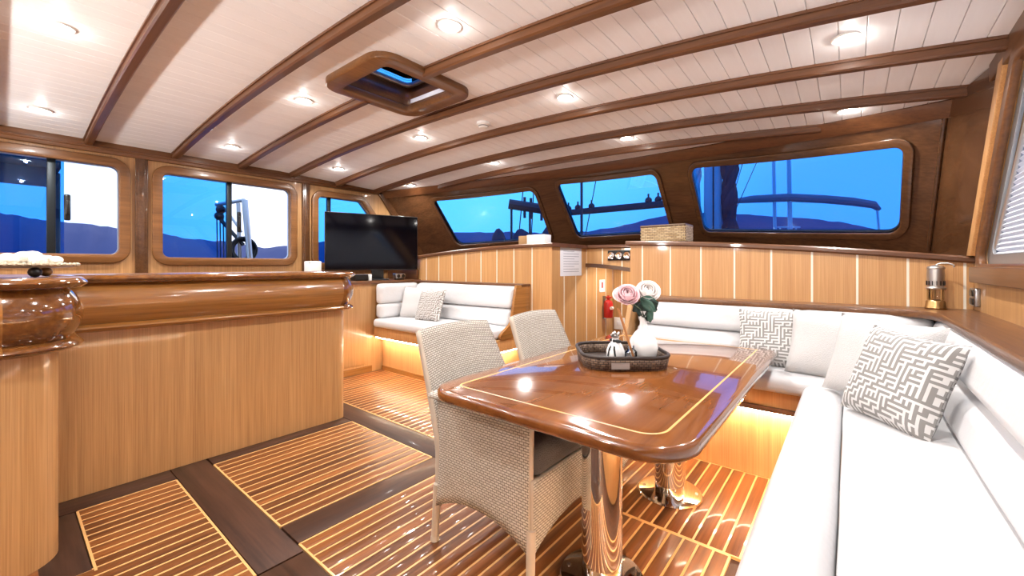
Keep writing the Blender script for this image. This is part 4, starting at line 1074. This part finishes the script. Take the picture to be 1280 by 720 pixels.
for k, (px_, sx, sz) in enumerate(((624,.12,.28),(652,.14,.26),(692,.2,.5))):
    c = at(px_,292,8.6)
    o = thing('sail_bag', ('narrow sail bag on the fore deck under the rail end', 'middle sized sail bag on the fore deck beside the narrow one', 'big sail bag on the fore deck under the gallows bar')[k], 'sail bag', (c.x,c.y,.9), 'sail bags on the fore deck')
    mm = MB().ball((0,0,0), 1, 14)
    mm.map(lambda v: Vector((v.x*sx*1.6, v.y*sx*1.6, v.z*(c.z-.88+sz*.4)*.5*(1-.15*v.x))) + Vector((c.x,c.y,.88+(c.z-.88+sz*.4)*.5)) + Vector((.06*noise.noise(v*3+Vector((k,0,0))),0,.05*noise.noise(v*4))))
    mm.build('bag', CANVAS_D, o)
for i, (a, b_, d_) in enumerate((((727,225),(727,262),9.2),((745,225),(738,262),10.2),((928,205),(915,250),12),((945,205),(925,250),12),((655,225),(648,300),9.3),((668,220),(664,300),9.3))):
    p, q = at(*a, d_), at(*b_, d_); dd = (p-q).normalized()
    o = MB().cyl(q+dd*-1.0, p+dd*3, .012 if i else .03, n=6).build('rigging_line', ROPE)
    tag(o, ('thick upright stay crossing the gallows bar behind the basket pane', 'thin slanting line crossing the gallows bar', 'slanting line next to the foremast ropes', 'second slanting line off the foremast, towards the moored boat', 'thin line hanging past the pin rail end', 'thin line hanging past the pin rail middle')[i], 'rope', 'rigging lines outside the windscreen')
# davit seen through the bar-side window
dv_ = thing('davit_frame', 'steel davit frame with tackle blocks outside the bar side window', 'davit', at(298,332,6.6).to_tuple())
def dp(a, b_): return at(a, b_, 6.6)
for (a, b_, r) in (((298,254),(300,345),.03),((306,250),(314,345),.045),((270,256),(306,250),.03),((283,262),(302,290),.02)):
    MB().cyl(dp(*a), dp(*b_), r, n=10).build('tube', ALU, dv_)
for a in ((274,270),(276,262)): MB().ball(dp(*a), .07, 10).build('block', BLACK, dv_)
for xx in (271,275,279): MB().cyl(dp(xx,270), dp(xx+1,340), .010, n=6).build('tackle_line', ROPE, dv_)
cc = dp(304,312); m = MB()
for q_ in range(3): m.tube([cc+Vector((.03*(q_-1),(.13+.025*q_)*math.cos(k*PI/10),(.15+.02*q_)*math.sin(k*PI/10))) for k in range(21)], .022, 6)
m.build('hose_coil', BLACK, dv_)
MB().cyl(dp(276,275), dp(304,306), .03, n=8).build('strut', BLACK, dv_)
# side-deck roof edge above the first window
rf = MB().rbox(-8.2,-6.6,-3.5,.42,2.28,2.47,.02).build('awning_beam', SPAR_D); tag(rf, 'dark awning beam crossing outside the bar end window', 'beam')
po = MB().cyl((-7.0,.40,-.5),(-7.0,.40,2.3),.04,n=10).build('awning_post', SPAR_D); tag(po, 'thin dark awning post outside the bar end window', 'post')
# neighbour boat
nb0 = at(1000,332,26); nb = thing('moored_boat', 'moored sailing boat with canvas awning beyond the large windscreen pane', 'boat', (nb0.x,nb0.y,-2.0))
d_ = 26
hp = [at(px_,300,d_) for px_ in (880,900,950,1040,1090,1110)]; hw2 = [.1,.9,1.5,1.5,.9,.1]; vs=[]; fs=[]
for p, w_ in zip(hp, hw2):
    f2 = Vector((Fd.x,Fd.y,0))
    for s_, z in ((-1,-1.8),(-1,1.6),(1,1.6),(1,-1.8)): vs.append((p.x+f2.x*w_*s_*(.7 if z<0 else 1), p.y+f2.y*w_*s_*(.7 if z<0 else 1), z))
for i in range(5):
    for k in range(4): fs.append((i*4+k,(i+1)*4+k,(i+1)*4+(k+1)%4,i*4+(k+1)%4))
fs += [(0,1,2,3),(23,22,21,20)]
MB().add(vs, fs).build('hull', HULL, nb)
for px_, r in ((966,.10),(985,.13)): MB().cyl(at(px_+3,300,d_), at(px_-2,60,d_), r, r*.7, 10).build('mast', SPAR, nb)
aw = [(913,252),(940,249),(985,247),(1030,249),(1065,252),(1092,256),(1099,262)]
MB().tube([at(*p, d_) for p in aw], .26, 10, [.5,.9,1,1,1,.9,.5]).build('awning_roll', CANVAS, nb)
for px_ in (918,1096): MB().cyl(at(px_,258,d_), at(px_+4,302,d_), .06, n=8).build('awning_pole', SPAR, nb)
mm = MB()
for px_ in (975,985,995): mm.cyl(at(px_,283,d_), at(px_,302,d_), .05, n=6)
mm.cyl(at(972,284,d_), at(1000,284,d_), .05, n=6); mm.build('pulpit', SPAR, nb)
